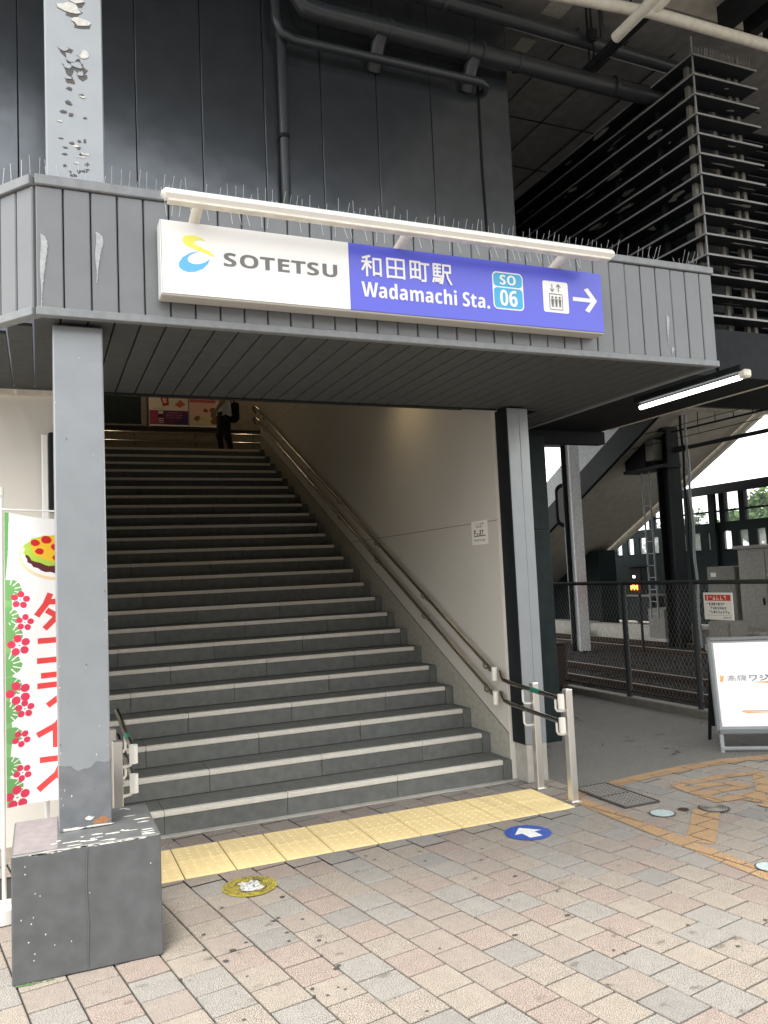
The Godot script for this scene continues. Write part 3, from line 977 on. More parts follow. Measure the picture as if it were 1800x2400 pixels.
# ---------------------------------------------------------------- things overhead
func build_overhead() -> void:
	var d := thing("overhead_deck", "grey underside of the elevated concourse above the canopy", "deck")
	slab("dark_ceiling", Vector3(-4.3, 6.92, .06), Vector3(9.0, 7.3, -14), M.ceiling_grey, d)
	put("pale_ceiling", plate(PackedVector2Array([Vector2(.9, -.062), Vector2(9.0, -.062), Vector2(9.0, -7.0), Vector2(.9, -5.1)]), Vector3(0, 7.3, 0), Vector3(1, 0, 0), Vector3(0, 0, -1), .28), M.ceiling_cream, d)
	put("dark_ceiling", plate(PackedVector2Array([Vector2(-4.3, -.062), Vector2(.898, -.062), Vector2(.898, -5.1), Vector2(-4.3, -2.7)]), Vector3(0, 7.3, 0), Vector3(1, 0, 0), Vector3(0, 0, -1), .3), M.ceiling_dark, d)
	slab("ceiling_patch", Vector3(1.03, 6.915, -.02), Vector3(1.25, 6.93, -.30), M.ceiling_patch, d)
	slab("ceiling_patch", Vector3(1.045, 6.915, -.66), Vector3(1.22, 6.93, -.85), M.ceiling_patch, d)
	slab("hatch", Vector3(1.75, 7.0, .55), Vector3(2.2, 7.03, .28), M.black, d)
	for z in [-.9, -1.9, -2.9]:
		slab("ceiling_joint", Vector3(.63, 6.912, z), Vector3(4.5, 6.93, z - .012), M.black, d)
	for x in [1.5, 2.1, 2.7, 3.3]:
		slab("ceiling_joint", Vector3(x, 6.911, -.35), Vector3(x + .008, 6.93, -3.5), M.black, d)
	# dark beams at the far right
	slab("beam", Vector3(2.62, 6.7, 2.0), Vector3(2.72, 6.95, .3), M.steel_dark, d)
	slab("beam", Vector3(2.95, 6.72, 2.0), Vector3(3.05, 6.95, .3), M.steel_dark, d)
	slab("beam", Vector3(3.2, 6.72, 2.0), Vector3(3.26, 6.95, .3), M.steel_dark, d)
	# dark pipes along the building
	var p := thing("overhead_pipe", "thick dark pipe with two short branches running along under the deck", "pipe")
	put("pipe", tube([Vector3(-1.45, 6.9, -.12), Vector3(-1.45, 6.5, -.12), Vector3(-1.44, 6.36, -.12), Vector3(-1.38, 6.27, -.12), Vector3(-1.26, 6.25, -.12), Vector3(0, 6.25, -.14), Vector3(2.7, 6.25, -.20)], .083, 16), M.pipe_dark, p)
	for q in [[-.72, -.13], [.18, -.14]]:
		put("branch", tube([Vector3(q[0], 6.2, q[1]), Vector3(q[0] - .005, 6.14, q[1] - .06), Vector3(q[0] - .01, 6.02, -.26), Vector3(q[0] - .01, 5.98, -.3)], .062, 14), M.pipe_dark, p)
		for e in [-.09, .06]:
			put("collar", tube([Vector3(q[0] + e, 6.25, q[1]), Vector3(q[0] + e + .035, 6.25, q[1])], .091, 16), M.pipe_dark, p)
	for x in [.62, 1.7]:
		put("collar", tube([Vector3(x, 6.25, -.155), Vector3(x + .03, 6.25, -.156)], .091, 16), M.pipe_dark, p)
	var p2 := thing("overhead_pipe", "plain dark pipe running along above the thicker branched pipe", "pipe")
	put("pipe", tube([Vector3(-2.1, 6.62, -.06), Vector3(.5, 6.59, -.08), Vector3(2.7, 6.58, -.15)], .066, 14), M.pipe_dark, p2)
	for x in [-.25, 1.55]:
		put("hanger", tube([Vector3(x, 6.6, -.08), Vector3(x, 6.95, -.08)], .02, 8), M.pipe_dark, p2)
		put("collar", tube([Vector3(x + .1, 6.59, -.08), Vector3(x + .13, 6.59, -.08)], .073, 16), M.pipe_dark, p2)
	var p3 := thing("overhead_pipe", "thin dark pipe from the top of the downpipe running to the right", "pipe")
	put("pipe", tube([Vector3(-1.62, 6.6, -.16), Vector3(-1.62, 6.15, -.16), Vector3(-1.58, 6.04, -.16), Vector3(-1.48, 6.0, -.16), Vector3(-.9, 6.0, -.16), Vector3(.25, 6.0, -.17), Vector3(.33, 6.0, -.21), Vector3(.36, 6.0, -.3)], .036, 12), M.pipe_dark, p3)
	# cream pipe with a hanging spur
	var q := thing("cream_pipe", "cream painted pipe with a short spur crossing under the pale deck", "pipe")
	put("pipe", tube([Vector3(.2, 6.32, .6), Vector3(1.26, 6.32, .70), Vector3(1.40, 6.32, .72), Vector3(2.8, 6.29, .755)], .048, 14), M.cream, q)
	put("spur", tube([Vector3(1.13, 6.16, 1.3), Vector3(1.12, 6.12, 1.0), Vector3(1.11, 6.1, .64), Vector3(1.11, 6.1, .61)], .046, 14), M.cream, q)
	put("spur", tube([Vector3(1.46, 6.42, 1.0), Vector3(1.45, 6.36, .84), Vector3(1.42, 6.33, .73)], .045, 14), M.cream, q)
	var bm := thing("hanging_beam", "narrow dark beam hung under the deck beside the cream pipe", "beam")
	slab("beam", Vector3(1.36, 6.30, .66), Vector3(1.44, 6.36, -.25), M.steel_dark, bm)
	for z in [.5, -.1]:
		put("rod", tube([Vector3(1.40, 6.36, z), Vector3(1.40, 6.92 + (.1 if z > .1 else 0.0), z)], .01, 6), M.black, bm)
	var h := thing("hanging_speaker", "small black fitting hanging on a rod from the dark deck", "speaker", Vector3(1.34, 6.55, .03))
	put("case", box_mesh(Vector3(.09, .12, .09), .02), M.black, h)
	put("rod", tube([Vector3(0, .06, 0), Vector3(0, .37, 0)], .01, 6), M.black, h)
	put("cable", tube([Vector3(0, -.06, 0), Vector3(.02, -.13, 0), Vector3(.0, -.22, 0)], .012, 6), M.black, h)

# ---------------------------------------------------------------- louvre clad box on the right
func build_louvres() -> void:
	var lb := thing("louvre_box", "black louvre clad box with flaking slats above the passage", "louvre")
	var cx := 2.13
	var cz := .43
	var pitch := .1878
	var y0 := 3.86
	var d := .19
	var len_z := 9.0
	var len_x := .78
	# L shaped plates; pale front strip paints in the light their edges catch
	var plan := PackedVector2Array([Vector2(0, 0), Vector2(len_x, 0), Vector2(len_x, d), Vector2(d, d), Vector2(d, len_z), Vector2(0, len_z)])
	for k in 14:
		var y := y0 + pitch * k
		var o := put("louvre_slat", plate(plan, Vector3.ZERO, Vector3(1, 0, 0), Vector3(0, 0, -1), .012), M.louvre, lb, Vector3(cx, y, cz), Vector3(rng.randf_range(-.004, .004), 0, rng.randf_range(-.006, .006)))
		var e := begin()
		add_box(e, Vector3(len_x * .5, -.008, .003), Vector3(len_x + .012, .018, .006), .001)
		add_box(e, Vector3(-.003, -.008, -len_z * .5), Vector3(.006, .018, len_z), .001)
		put("lit_edge", e.commit(), M.louvre_edge, o)
		# short uprights at the corner and along the front
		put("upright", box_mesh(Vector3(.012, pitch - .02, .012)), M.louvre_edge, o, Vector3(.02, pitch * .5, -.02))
	for q in [[.10, .12], [.16, .12], [.40, .14], [.62, .13], [.70, .12], [.13, .55], [.13, 1.2], [.13, 2.4], [.13, 3.8], [.13, 5.4]]:
		slab("frame_post", Vector3(cx + q[0] - .02, 3.6, cz - q[1] - .08), Vector3(cx + q[0] + .02, 6.3, cz - q[1] - .04), M.cabinet_dark if q[1] < .2 else M.steel_dark, lb)
	for k in 6:
		slab("inner_rail", Vector3(cx + .2, 3.95 + .4 * k, cz - .30), Vector3(cx + .75, 4.0 + .4 * k, cz - .27), M.steel_dark, lb)
	slab("inner_box", Vector3(cx + .22, 3.6, cz - .45), Vector3(cx + .74, 6.3, cz - 9.0), M.steel_dark, lb)
	# peeling paint hanging from the slats
	for i in 62:
		var row := rng.randi_range(1, 13)
		var yy := y0 + pitch * row
		var p := disc_poly(Vector2.ZERO, rng.randf_range(.02, .13), rng.randf_range(.006, .03), 11, .45)
		if i < 50:
			put("paint_flake", plate(p, Vector3(cx + rng.randf_range(.02, .14), yy - .016 - rng.randf() * .02, cz - .15 - rng.randf() * 5.0), Vector3(0, 0, 1), Vector3(1, -.25, 0).normalized(), .001), M.flake, lb)
		else:
			put("paint_flake", plate(p, Vector3(cx + rng.randf_range(.3, .72), yy - .016 - rng.randf() * .02, cz - rng.randf_range(.02, .1)), Vector3(1, 0, 0), Vector3(0, -.25, 1).normalized(), .001), M.flake, lb)
	var sp := begin()
	for i in 40:
		var a := Vector3(cx + .02 + .019 * i, y0 + pitch * 13, cz - .05)
		add_tube(sp, [a, a + Vector3(rng.randf_range(-.02, .02), .12, rng.randf_range(-.02, .02))], .0012, 4, false)
	put("bird_spikes", sp.commit(), M.spike, lb).set_meta("kind", "stuff")
	# second screen set back to the right
	var l2 := thing("louvre_box", "second dark louvre screen set back behind the flaking one", "louvre")
	for k in 26:
		var y := 3.7 + .094 * k
		slab("louvre_slat", Vector3(2.98, y, -.10), Vector3(5.2, y + .012, -.26), M.louvre, l2)
	slab("backing", Vector3(2.98, 3.6, -.45), Vector3(5.2, 6.3, -.6), M.steel_dark, l2)

# ---------------------------------------------------------------- passage right of the stairs
func build_passage() -> void:
	var r := thing("passage_roof", "black flat roof over the passage beside the stairs", "roof")
	slab("slab", Vector3(.90, 3.16, .9), Vector3(2.36, 3.55, -1.7), M.steel_dark, r)
	slab("upper_slab", Vector3(2.0, 3.552, .40), Vector3(5.4, 3.60, -1.7), M.steel_dark, r)
	slab("edge_strip", Vector3(2.362, 3.16, 1.2), Vector3(2.41, 3.20, -1.4), M.cream, r)
	slab("edge_beam", Vector3(.9, 3.02, -1.5), Vector3(2.4, 3.158, -1.62), M.steel_dark, r)
	for x in [1.02, 1.12, 1.22]:
		put("cable", tube([Vector3(x, 3.14, 1.2), Vector3(x + .01, 3.13, -.6), Vector3(x, 3.14, -1.6)], .014, 6), M.steel_dark, r)
	for z in [-.2, -.75]:
		put("spot", tube([Vector3(.97, 3.15, z), Vector3(.97, 3.10, z)], .035, 10), M.cap, r)
	var l := thing("tube_lamp", "lit white tube lamp under the passage roof", "lamp", Vector3(1.31, 3.0, .95))
	put("tube", tube([Vector3(0, 0, .5), Vector3(0, 0, -.58)], .019, 12), M.tube_lit, l)
	put("end_cap", box_mesh(Vector3(.07, .06, .07), .012), M.cream, l, Vector3(0, .015, .535))
	put("end_cap", box_mesh(Vector3(.05, .05, .04), .012), M.steel_dark, l, Vector3(0, .015, -.6))
	put("housing", box_mesh(Vector3(.09, .05, 1.16), .008), M.steel_dark, l, Vector3(0, .06, -.04))
	put("bracket", box_mesh(Vector3(.03, .08, .03)), M.steel_dark, l, Vector3(0, .12, .3))
	var a := AreaLight3D.new()
	a.name = "lamp_light"
	a.area_size = Vector2(.04, 1.08)
	a.light_color = Color(1, .99, .94)
	a.light_energy = .8
	a.area_range = 10.0
	a.shadow_enabled = true
	a.position = Vector3(0, -.025, -.04)
	a.rotation = Vector3(-PI / 2, 0, 0)
	l.add_child(a)
	# dark panel wall behind the column
	var w := thing("panel_wall", "dark green metal partition behind the slim column", "wall", Vector3(.62, 0, -1.0))
	slab("panel", Vector3(0, .0, 0), Vector3(.64, 2.05, -.06), M.steel_green, w, .004)
	slab("panel", Vector3(0, 2.06, 0), Vector3(.64, 3.0, -.06), M.steel_green, w, .004)
	slab("white_plate", Vector3(.39, 2.80, .012), Vector3(.43, 2.93, .001), M.white, w)
	var bb := thing("brown_box", "dark brown metal box standing at the end of the fence", "box", Vector3(3.0, 0, -3.85))
	slab("case", Vector3(-.22, .0, -.2), Vector3(.24, .62, .2), M.brown, bb, .01)
	slab("lid", Vector3(-.24, .62, -.22), Vector3(.26, .65, .22), M.brown, bb, .006)
	slab("back_board", Vector3(-.35, .0, -.32), Vector3(-.05, 1.5, -.28), M.brown, bb)

# ---------------------------------------------------------------- fence, tracks, far platform
func build_railway() -> void:
	# mesh fence along the passage
	var xf := 3.2
	var f := thing("mesh_fence", "low black chain link fence between the passage and the tracks", "fence", Vector3(xf, 0, 0))
	for z in [-4.05, -2.35, -1.18, -.05, 1.1]:
		put("post", tube([Vector3(0, -.05, z), Vector3(0, 1.46, z)], .034 if z < -.5 else .045, 12), M.fence if z < -.5 else M.fence_light, f)
	put("top_rail", tube([Vector3(0, 1.45, -4.05), Vector3(0, 1.45, 2.2)], .024, 10), M.fence, f)
	put("bottom_rail", tube([Vector3(0, .14, -4.05), Vector3(0, .14, 2.2)], .012, 8), M.fence, f)
	slab("kerb", Vector3(-.06, -.02, -8), Vector3(.08, .075, 2.2), M.cabinet_dark, f, .01)
	var ms := begin()
	var h := 1.28
	var z0 := -4.05
	while z0 < 2.2:
		for s in [-1.0, 1.0]:
			var a := Vector3(.002 * s, .15, z0)
			var b := Vector3(.002 * s, .15 + h, z0 + h * .62 * s)
			if b.z > 2.2:
				b = a.lerp(b, (2.2 - a.z) / (b.z - a.z))
			if b.z < -4.05:
				b = a.lerp(b, (a.z + 4.05) / (a.z - b.z))
			if a.distance_to(b) > .02:
				add_tube(ms, [a, b], .0011, 3, false)
		z0 += .062
	put("wire_mesh", ms.commit(), M.fence_light, f)
	# warning sign on the fence
	var im := Image.create(260, 190, false, Image.FORMAT_RGB8)
	im.fill(Color(.93, .91, .87))
	im.fill_rect(Rect2i(14, 14, 232, 42), Color(.78, .25, .18))
	small_print(im, 22, 20, 216, 30, Color(.95, .85, .8))
	small_print(im, 26, 70, 170, 20, Color(.2, .2, .2))
	small_print(im, 60, 98, 150, 20, Color(.2, .2, .2))
	small_print(im, 44, 126, 196, 20, Color(.2, .2, .2))
	im.fill_rect(Rect2i(14, 158, 232, 2), Color(.5, .5, .5))
	small_print(im, 170, 168, 76, 12, Color(.35, .35, .35))
	var fs := thing("fence_sign", "white notice with red heading fixed to the chain link fence", "sign", Vector3(xf - .05, 1.055, -.785))
	put("board", box_mesh(Vector3(.006, .285, .40), .001), M.white_matt, fs, Vector3(.005, .1425, 0))
	put("print", sheet(Vector3(.001, .283, -.198), Vector3(.001, .283, .198), Vector3(.001, .002, .198), Vector3(.001, .002, -.198)), print_material(im, .6), fs)
	# ballast, sleepers, rails
	var bal := put("ballast", box_mesh(Vector3(9.0, .1, 60)), M.gravel, self, Vector3(7.2, -.31, -22))
	structure(bal)
	tag(bal, "dark gravel track bed beyond the fence", "ballast")
	var stn := begin()
	for i in 5200:
		var z := 1.0 - pow(rng.randf(), 1.5) * 18.0
		var p := Vector3(rng.randf_range(3.4, 10.2), -.258, z)
		var r := rng.randf_range(.018, .04)
		var a := rng.randf() * TAU
		var top := p + Vector3(rng.randf_range(-.01, .01), r * rng.randf_range(.8, 1.3), rng.randf_range(-.01, .01))
		var q := []
		for k in 4:
			q.append(p + Vector3(cos(a + k * PI / 2) * r, 0, sin(a + k * PI / 2) * r * rng.randf_range(.7, 1.2)))
		for k in 4:
			var n: Vector3 = (Vector3(q[k]) + Vector3(q[(k + 1) % 4]) - p * 2.0).normalized() + Vector3.UP * .8
			face(stn, [q[k], q[(k + 1) % 4], top], n.normalized())
	var so := put("ballast_stones", stn.commit(), M.gravel, self)
	so.set_meta("kind", "stuff")
	tag(so, "loose dark stones of the track ballast", "gravel")
	for t in [[5.53, "nearer"], [9.37, "farther"]]:
		var tr := thing("railway_track", "railway track with polished rails, the one next to the fence" if t[0] < 6.0 else "railway track with polished rails, the one next to the concrete blocks", "track", Vector3(t[0], -.15, 0))
		for s in [-1, 1]:
			var rl := put("rail", box_mesh(Vector3(.065, .04, 60), .008), M.rail_rust, tr, Vector3(.5335 * s, -.0245, -22))
			put("running_surface", box_mesh(Vector3(.045, .006, 60), .001), M.rail_steel, rl, Vector3(0, .0225, 0))
			put("rail_web", box_mesh(Vector3(.03, .09, 60)), M.rail_rust, rl, Vector3(0, -.0675, 0))
		var z := 1.0
		while z > -26.0:
			put("sleeper", box_mesh(Vector3(2.0, .1, .22), .012), M.sleeper, tr, Vector3(0, -.16, z))
			z -= .62
	# concrete blocks and low wall on the far side
	var lw := thing("platform_edge", "pale concrete blocks along the far side of the tracks", "platform")
	var zz := -5.0
	while zz > -26.0:
		var l := rng.randf_range(1.3, 1.9)
		slab("block", Vector3(10.35, -.3, zz), Vector3(10.75, .10 + rng.randf() * .08, zz - l), M.concrete, lw, .02)
		zz -= l + .06
	slab("slab", Vector3(10.76, -.32, -4), Vector3(17, -.02, -40), M.concrete, lw)
	for q in [[9.9, -9.6], [9.7, -7.5]]:
		var cb := thing("concrete_block", "weathered concrete footing block beside the far track under the dark post" if q[1] < -9.0 else "leaning concrete footing block beside the far track", "block", Vector3(q[0] + .4, -.32, q[1]))
		slab("block", Vector3(-.3, 0, -.3), Vector3(.25, .92 if q[1] < -9.0 else .7, .3), M.cabinet_dark, cb, .03)
		slab("base", Vector3(-.36, 0, -.38), Vector3(.32, .22, .38), M.concrete, cb, .03)
	# far platform wall with frosted windows
	var w := thing("platform_wall", "dark green platform wall with a row of small frosted windows", "wall", Vector3(13.0, 0, 0))
	slab("lower_panel", Vector3(0, -.1, -5), Vector3(.12, 1.93, -26), M.steel_green, w)
	var wz := -6.8
	var prev := -5.0
	while wz > -25.0:
		slab("pier", Vector3(0, 1.93, prev), Vector3(.12, 2.42, wz), M.steel_green, w)
		var fr := slab("window_frame", Vector3(-.02, 1.93, wz), Vector3(.02, 1.955, wz - .29), M.steel_dark, w)
		put("window_pane", box_mesh(Vector3(.012, .45, .29)), M.frosted, fr, Vector3(.06, .24, 0))
		prev = wz - .29
		wz -= .54
	slab("pier", Vector3(0, 1.93, prev), Vector3(.12, 2.42, -26), M.steel_green, w)
	slab("rail_panel", Vector3(0, 2.42, -5), Vector3(.12, 2.66, -26), M.steel_green, w)
	for z in [-7.6, -9.55, -10.2, -11.45, -12.9, -14.6, -16.5, -18.5]:
		slab("post", Vector3(-.01, 2.66, z), Vector3(.13, 3.55, z - .18), M.steel_dark, w)
	slab("mid_rail", Vector3(.04, 2.93, -5), Vector3(.08, 2.98, -26), M.steel_dark, w)
	slab("glass", Vector3(.055, 2.66, -5), Vector3(.06, 3.45, -26), M.glass, w)
	slab("eaves", Vector3(-.5, 3.48, -4), Vector3(.2, 3.60, -26), M.steel_dark, w)
	slab("eaves_fringe", Vector3(-.52, 3.36, -4), Vector3(-.48, 3.48, -11.2), M.steel_dark, w)
	for z in [-10.45]:
		slab("tall_post", Vector3(-.12, -.1, z), Vector3(-.02, 3.62, z - .2), M.steel_green, w)
	# footbridge stair seen from below
	var fb := thing("footbridge", "footbridge over the tracks with a stair descending to the far platform", "footbridge")
	slab("deck", Vector3(2.5, 4.75, -.9), Vector3(16, 5.2, -6.6), M.ceiling_grey, fb)
	slab("deck_edge", Vector3(4.4, 4.70, -6.6), Vector3(16, 5.3, -6.75), M.cream, fb)
	var ang := atan(.515)
	var bs := Basis(Vector3.RIGHT, ang)
	var mid := Vector3(10.55, 9.08 - .515 * 12.6, -12.6)
	var len := 14.0
	for q in [["underside", "stair_under", 0.0, 2.7, .10, .12], ["stringer", "steel_dark", -1.45, .10, .55, .22], ["stringer", "cream", 1.44, .12, .42, .15], ["balustrade", "steel_grey", -1.46, .05, .62, .80]]:
		var st := begin()
		add_box(st, Vector3(q[2], q[5], 0), Vector3(q[3], q[4], len), .0)
		put(q[0], st.commit(), M[q[1]], fb, mid, Vector3(ang * -1.0, 0, 0))
	# columns
	column_far("gantry_column", "dark steel column with ladder and cabinet between the tracks and the platform", Vector3(9.9, -.3, -8.75), .34, M.steel_dark)
	column_far("gantry_column", "pale grey steel column near the footbridge stair, its unlit side coloured dark", Vector3(8.0, -.3, -9.85), .27, M.steel_pale)
	var pb := thing("signal_cabinet", "black equipment case mounted on the dark steel column", "cabinet", Vector3(9.7, 3.9, -9.2))
	slab("case", Vector3(-.15, 0, -.62), Vector3(.2, .75, .12), M.black, pb, .02)
	slab("shelf", Vector3(-.2, -.09, -.62), Vector3(.3, -.01, .75), M.steel_dark, pb)
	slab("panel", Vector3(-.16, .12, .14), Vector3(.1, .6, .42), M.cabinet_dark, pb, .01)
	slab("bracket", Vector3(-.1, .76, -.6), Vector3(.1, .82, .7), M.steel_dark, pb)
	for k in 4:
		slab("fin", Vector3(-.05, .06 + .17 * k, -.70), Vector3(.1, .16 + .17 * k, -.625), M.steel_grey, pb)
	var ld := thing("ladder", "narrow steel ladder fixed beside the dark steel column", "ladder", Vector3(9.75, -.1, -9.35))
	for s in [-.12, .12]:
		put("side_rail", tube([Vector3(0, .5, s), Vector3(0, 4.0, s)], .022, 8), M.steel_grey, ld)
	for k in 12:
		put("rung", tube([Vector3(0, .6 + .28 * k, -.12), Vector3(0, .6 + .28 * k, .12)], .012, 6), M.steel_grey, ld)
	var cv := thing("conduit", "pair of wavy conduits running up beside the dark column", "conduit", Vector3(9.8, -.2, -8.15))
	for s in [0.0, .14]:
		var pts := []
		for k in 20:
			pts.append(Vector3(0, k * .27, s + .02 * sin(k * 1.3 + s * 9.0)))
		put("pipe", tube(pts, .028, 8), M.steel_grey if s > .1 else M.steel_dark, cv)
	var ar := thing("support_arm", "dark bracket arm reaching out from the gantry column towards the sky", "arm", Vector3(9.85, 4.2, -8.5))
	put("arm", tube([Vector3(0, 0, 0), Vector3(0, -.02, 3.2)], .045, 10), M.steel_dark, ar)
	put("upper_arm", tube([Vector3(0, .42, 0), Vector3(0, .40, 3.2)], .022, 8), M.steel_dark, ar)
	put("insulator", tube([Vector3(0, 0, .05), Vector3(0, 0, .4)], .07, 10), M.black, ar)
	for k in 5:
		put("dropper", tube([Vector3(0, .4, .3 + .5 * k), Vector3(0, .75, .32 + .5 * k)], .01, 6), M.black, ar)
	for q in [[5.53, 4.35, "nearer"], [9.37, 4.35, "farther"]]:
		var wr := thing("contact_wire", "thin black contact wire above the %s railway track" % q[2], "wire", Vector3(q[0], q[1], 0))
		put("contact", tube([Vector3(0, 0, -.5), Vector3(0, 0, -26)], .009, 5), M.black, wr)
		put("messenger", tube([Vector3(0, .32, -.5), Vector3(0, .26, -10), Vector3(0, .34, -26)], .008, 5), M.black, wr)
		for k in 8:
			put("dropper", tube([Vector3(0, 0, -2.0 - 2.6 * k), Vector3(0, .3, -2.0 - 2.6 * k)], .005, 4), M.black, wr)
	var gb := thing("gantry_beam", "dark lattice beam spanning the tracks between the columns", "beam", Vector3(7.0, 4.9, -12.4))
	for dy in [0.0, .42]:
		slab("chord", Vector3(-3.6, dy, -.04), Vector3(3.4, dy + .07, .04), M.steel_dark, gb)
	for k in 14:
		put("lattice", tube([Vector3(-3.5 + .49 * k, .03, 0), Vector3(-3.25 + .49 * k, .45, 0), Vector3(-3.01 + .49 * k, .03, 0)], .022, 6), M.steel_dark, gb)
	var hb := thing("hanging_box", "dark box hanging at the end of the bracket arm", "box", Vector3(9.85, 3.85, -5.55))
	slab("case", Vector3(-.12, 0, -.2), Vector3(.12, 1.0, .35), M.steel_dark, hb, .03)
	put("ring", tube([Vector3(0, 0, -.1), Vector3(0, -.12, -.06), Vector3(0, -.15, .05), Vector3(0, -.1, .16)], .03, 8), M.steel_grey, hb)
	# signal lamp, cabinets
	var sg := thing("signal_lamp", "small black signal box with an amber glowing display", "signal", Vector3(8.8, -.35, -8.7))
	put("post", tube([Vector3(0, 0, 0), Vector3(0, 1.35, 0)], .03, 8), M.steel_dark, sg)
	slab("case", Vector3(-.1, 1.35, -.2), Vector3(.1, 1.95, .2), M.black, sg, .02)
	slab("hood", Vector3(-.2, 1.95, -.22), Vector3(.1, 1.98, .22), M.steel_dark, sg)
	for k in 5:
		slab("lit_segment", Vector3(-.108, 1.45 + .03 * (k % 2), -.16 + .05 * k), Vector3(-.101, 1.55 + .04 * ((k * 2) % 3), -.125 + .05 * k), M.amber, sg)
	slab("lit_segment", Vector3(-.108, 1.72, -.06), Vector3(-.101, 1.77, .0), M.tube_lit, sg)
	var lo := OmniLight3D.new()
	lo.name = "signal_light"
	lo.light_color = Color(1, .5, .1)
	lo.light_energy = .012
	lo.light_size = .1
	lo.shadow_enabled = true
	lo.position = Vector3(-.2, 1.5, 0)
	sg.add_child(lo)
	var c1 := thing("equipment_cabinet", "large pale grey double door cabinet beside the platform wall", "cabinet", Vector3(11.8, -.1, -7.72))
	slab("body", Vector3(-.4, .1, -.65), Vector3(.4, 2.0, 1.6), M.cabinet, c1, .02)
	slab("top", Vector3(-.45, 2.0, -.75), Vector3(.45, 2.08, 1.7), M.cabinet, c1, .01)
	for s in [0, 1]:
		var dr := slab("door", Vector3(-.42, .2, -.6 + .75 * s), Vector3(-.401, 1.93, .12 + .75 * s), M.cabinet, c1, .006)
		put("handle", box_mesh(Vector3(.03, .16, .06), .01), M.black, dr, Vector3(-.02, -.25, .28 if s == 0 else -.28))
	slab("plinth", Vector3(-.38, 0, -.6), Vector3(.38, .1, 1.55), M.concrete, c1)
	var c2 := thing("equipment_cabinet", "smaller dark olive cabinet beside the large pale one", "cabinet", Vector3(11.7, -.1, -8.9))
	slab("body", Vector3(-.3, .1, -.45), Vector3(.3, 1.62, .42), M.cabinet_dark, c2, .02)
	slab("label_plate", Vector3(-.306, 1.38, -.32), Vector3(-.301, 1.48, -.16), M.white_matt, c2)
	slab("plinth", Vector3(-.28, 0, -.4), Vector3(.28, .1, .38), M.concrete, c2)
	var c3 := thing("equipment_cabinet", "wide dark green casing behind the pale steel column", "cabinet", Vector3(11.6, -.1, -15.2))
	slab("body", Vector3(-.3, .1, -1.9), Vector3(.3, 2.2, 1.9), M.steel_green, c3, .02)
	slab("plinth", Vector3(-.28, 0, -1.8), Vector3(.28, .1, 1.8), M.concrete, c3)
	var tr2 := thing("cable_trough", "grey concrete cable trough beside the far track", "trough", Vector3(10.9, -.02, 0))
	for k in 14:
		put("lid", box_mesh(Vector3(.34, .09, .96), .012), M.cabinet_dark, tr2, Vector3(0, .045, -5.6 - k * .99), Vector3(0, rng.randf_range(-.015, .015), 0))
	var c4 := thing("equipment_cabinet", "low dark relay box on legs beside the farther track", "cabinet", Vector3(10.6, -.1, -10.6))
	slab("body", Vector3(-.22, .35, -.4), Vector3(.22, .95, .4), M.steel_dark, c4, .02)
	slab("lid", Vector3(-.26, .95, -.44), Vector3(.26, 1.0, .44), M.cabinet_dark, c4, .01)
	for z in [-.34, .34]:
		slab("leg", Vector3(-.05, 0, z - .03), Vector3(.05, .35, z + .03), M.steel_grey, c4)
	var ml := thing("round_mirror", "black framed traffic mirror on a pale post", "mirror", Vector3(8.6, -.2, -11.0))
	put("post", tube([Vector3(0, 0, 0), Vector3(0, 3.2, 0)], .035, 8), M.steel_grey, ml)
	put("frame", plate(round_rect(Vector2(-.22, -.55), Vector2(.22, .55), .2), Vector3(0, 3.4, 0), Vector3(.75, 0, .66).normalized(), Vector3.UP, .1), M.black, ml)
	put("mirror", plate(round_rect(Vector2(-.15, -.45), Vector2(.15, .45), .14), Vector3(-.01, 3.4, .011), Vector3(.75, 0, .66).normalized(), Vector3.UP, .004), M.stainless, ml)
	# greenery beyond the wall
	tree(Vector3(18.2, -.3, -12.4), 4.0, 1.9, "bright green bushy tree beyond the platform wall", M.leaf)
	tree(Vector3(18.0, -.3, -17.4), 3.4, 1.5, "darker small tree beyond the platform wall", M.leaf_dark)
	tree(Vector3(19.0, -.3, -14.8), 3.9, 1.5, "broad green tree beyond the platform wall between the other two", M.leaf)
	var wd := begin()
	for i in 150:
		var a := Vector3(10.25 + rng.randf_range(-.12, .1), -.25, -12.9 + rng.randf_range(-.5, .5))
		var dd := Vector3(rng.randf_range(-.16, .16), rng.randf_range(.1, .32), rng.randf_range(-.16, .16))
		face(wd, [a + Vector3(0, 0, -.012), a + Vector3(0, 0, .012), a + dd], Vector3(-1, .2, 0).normalized())
	var wo := put("weeds", wd.commit(), M.leaf, self)
	tag(wo, "tuft of green weeds at the concrete blocks", "weeds")

func column_far(called: String, label: String, at: Vector3, w: float, m: Material) -> void:
	var c := thing(called, label, "column", at)
	slab("web", Vector3(-.02, 0, -w * .5), Vector3(.02, 6.6, w * .5), m, c)
	slab("flange", Vector3(-w * .5, 0, w * .5), Vector3(w * .5, 6.6, w * .5 + .03), m, c)
	slab("flange", Vector3(-w * .5, 0, -w * .5 - .03), Vector3(w * .5, 6.6, -w * .5), M.steel_dark, c)  # on the pale column this flange colours the unlit side dark
	slab("base_plate", Vector3(-w * .7, 0, -w * .8), Vector3(w * .7, .05, w * .8), M.steel_dark, c)

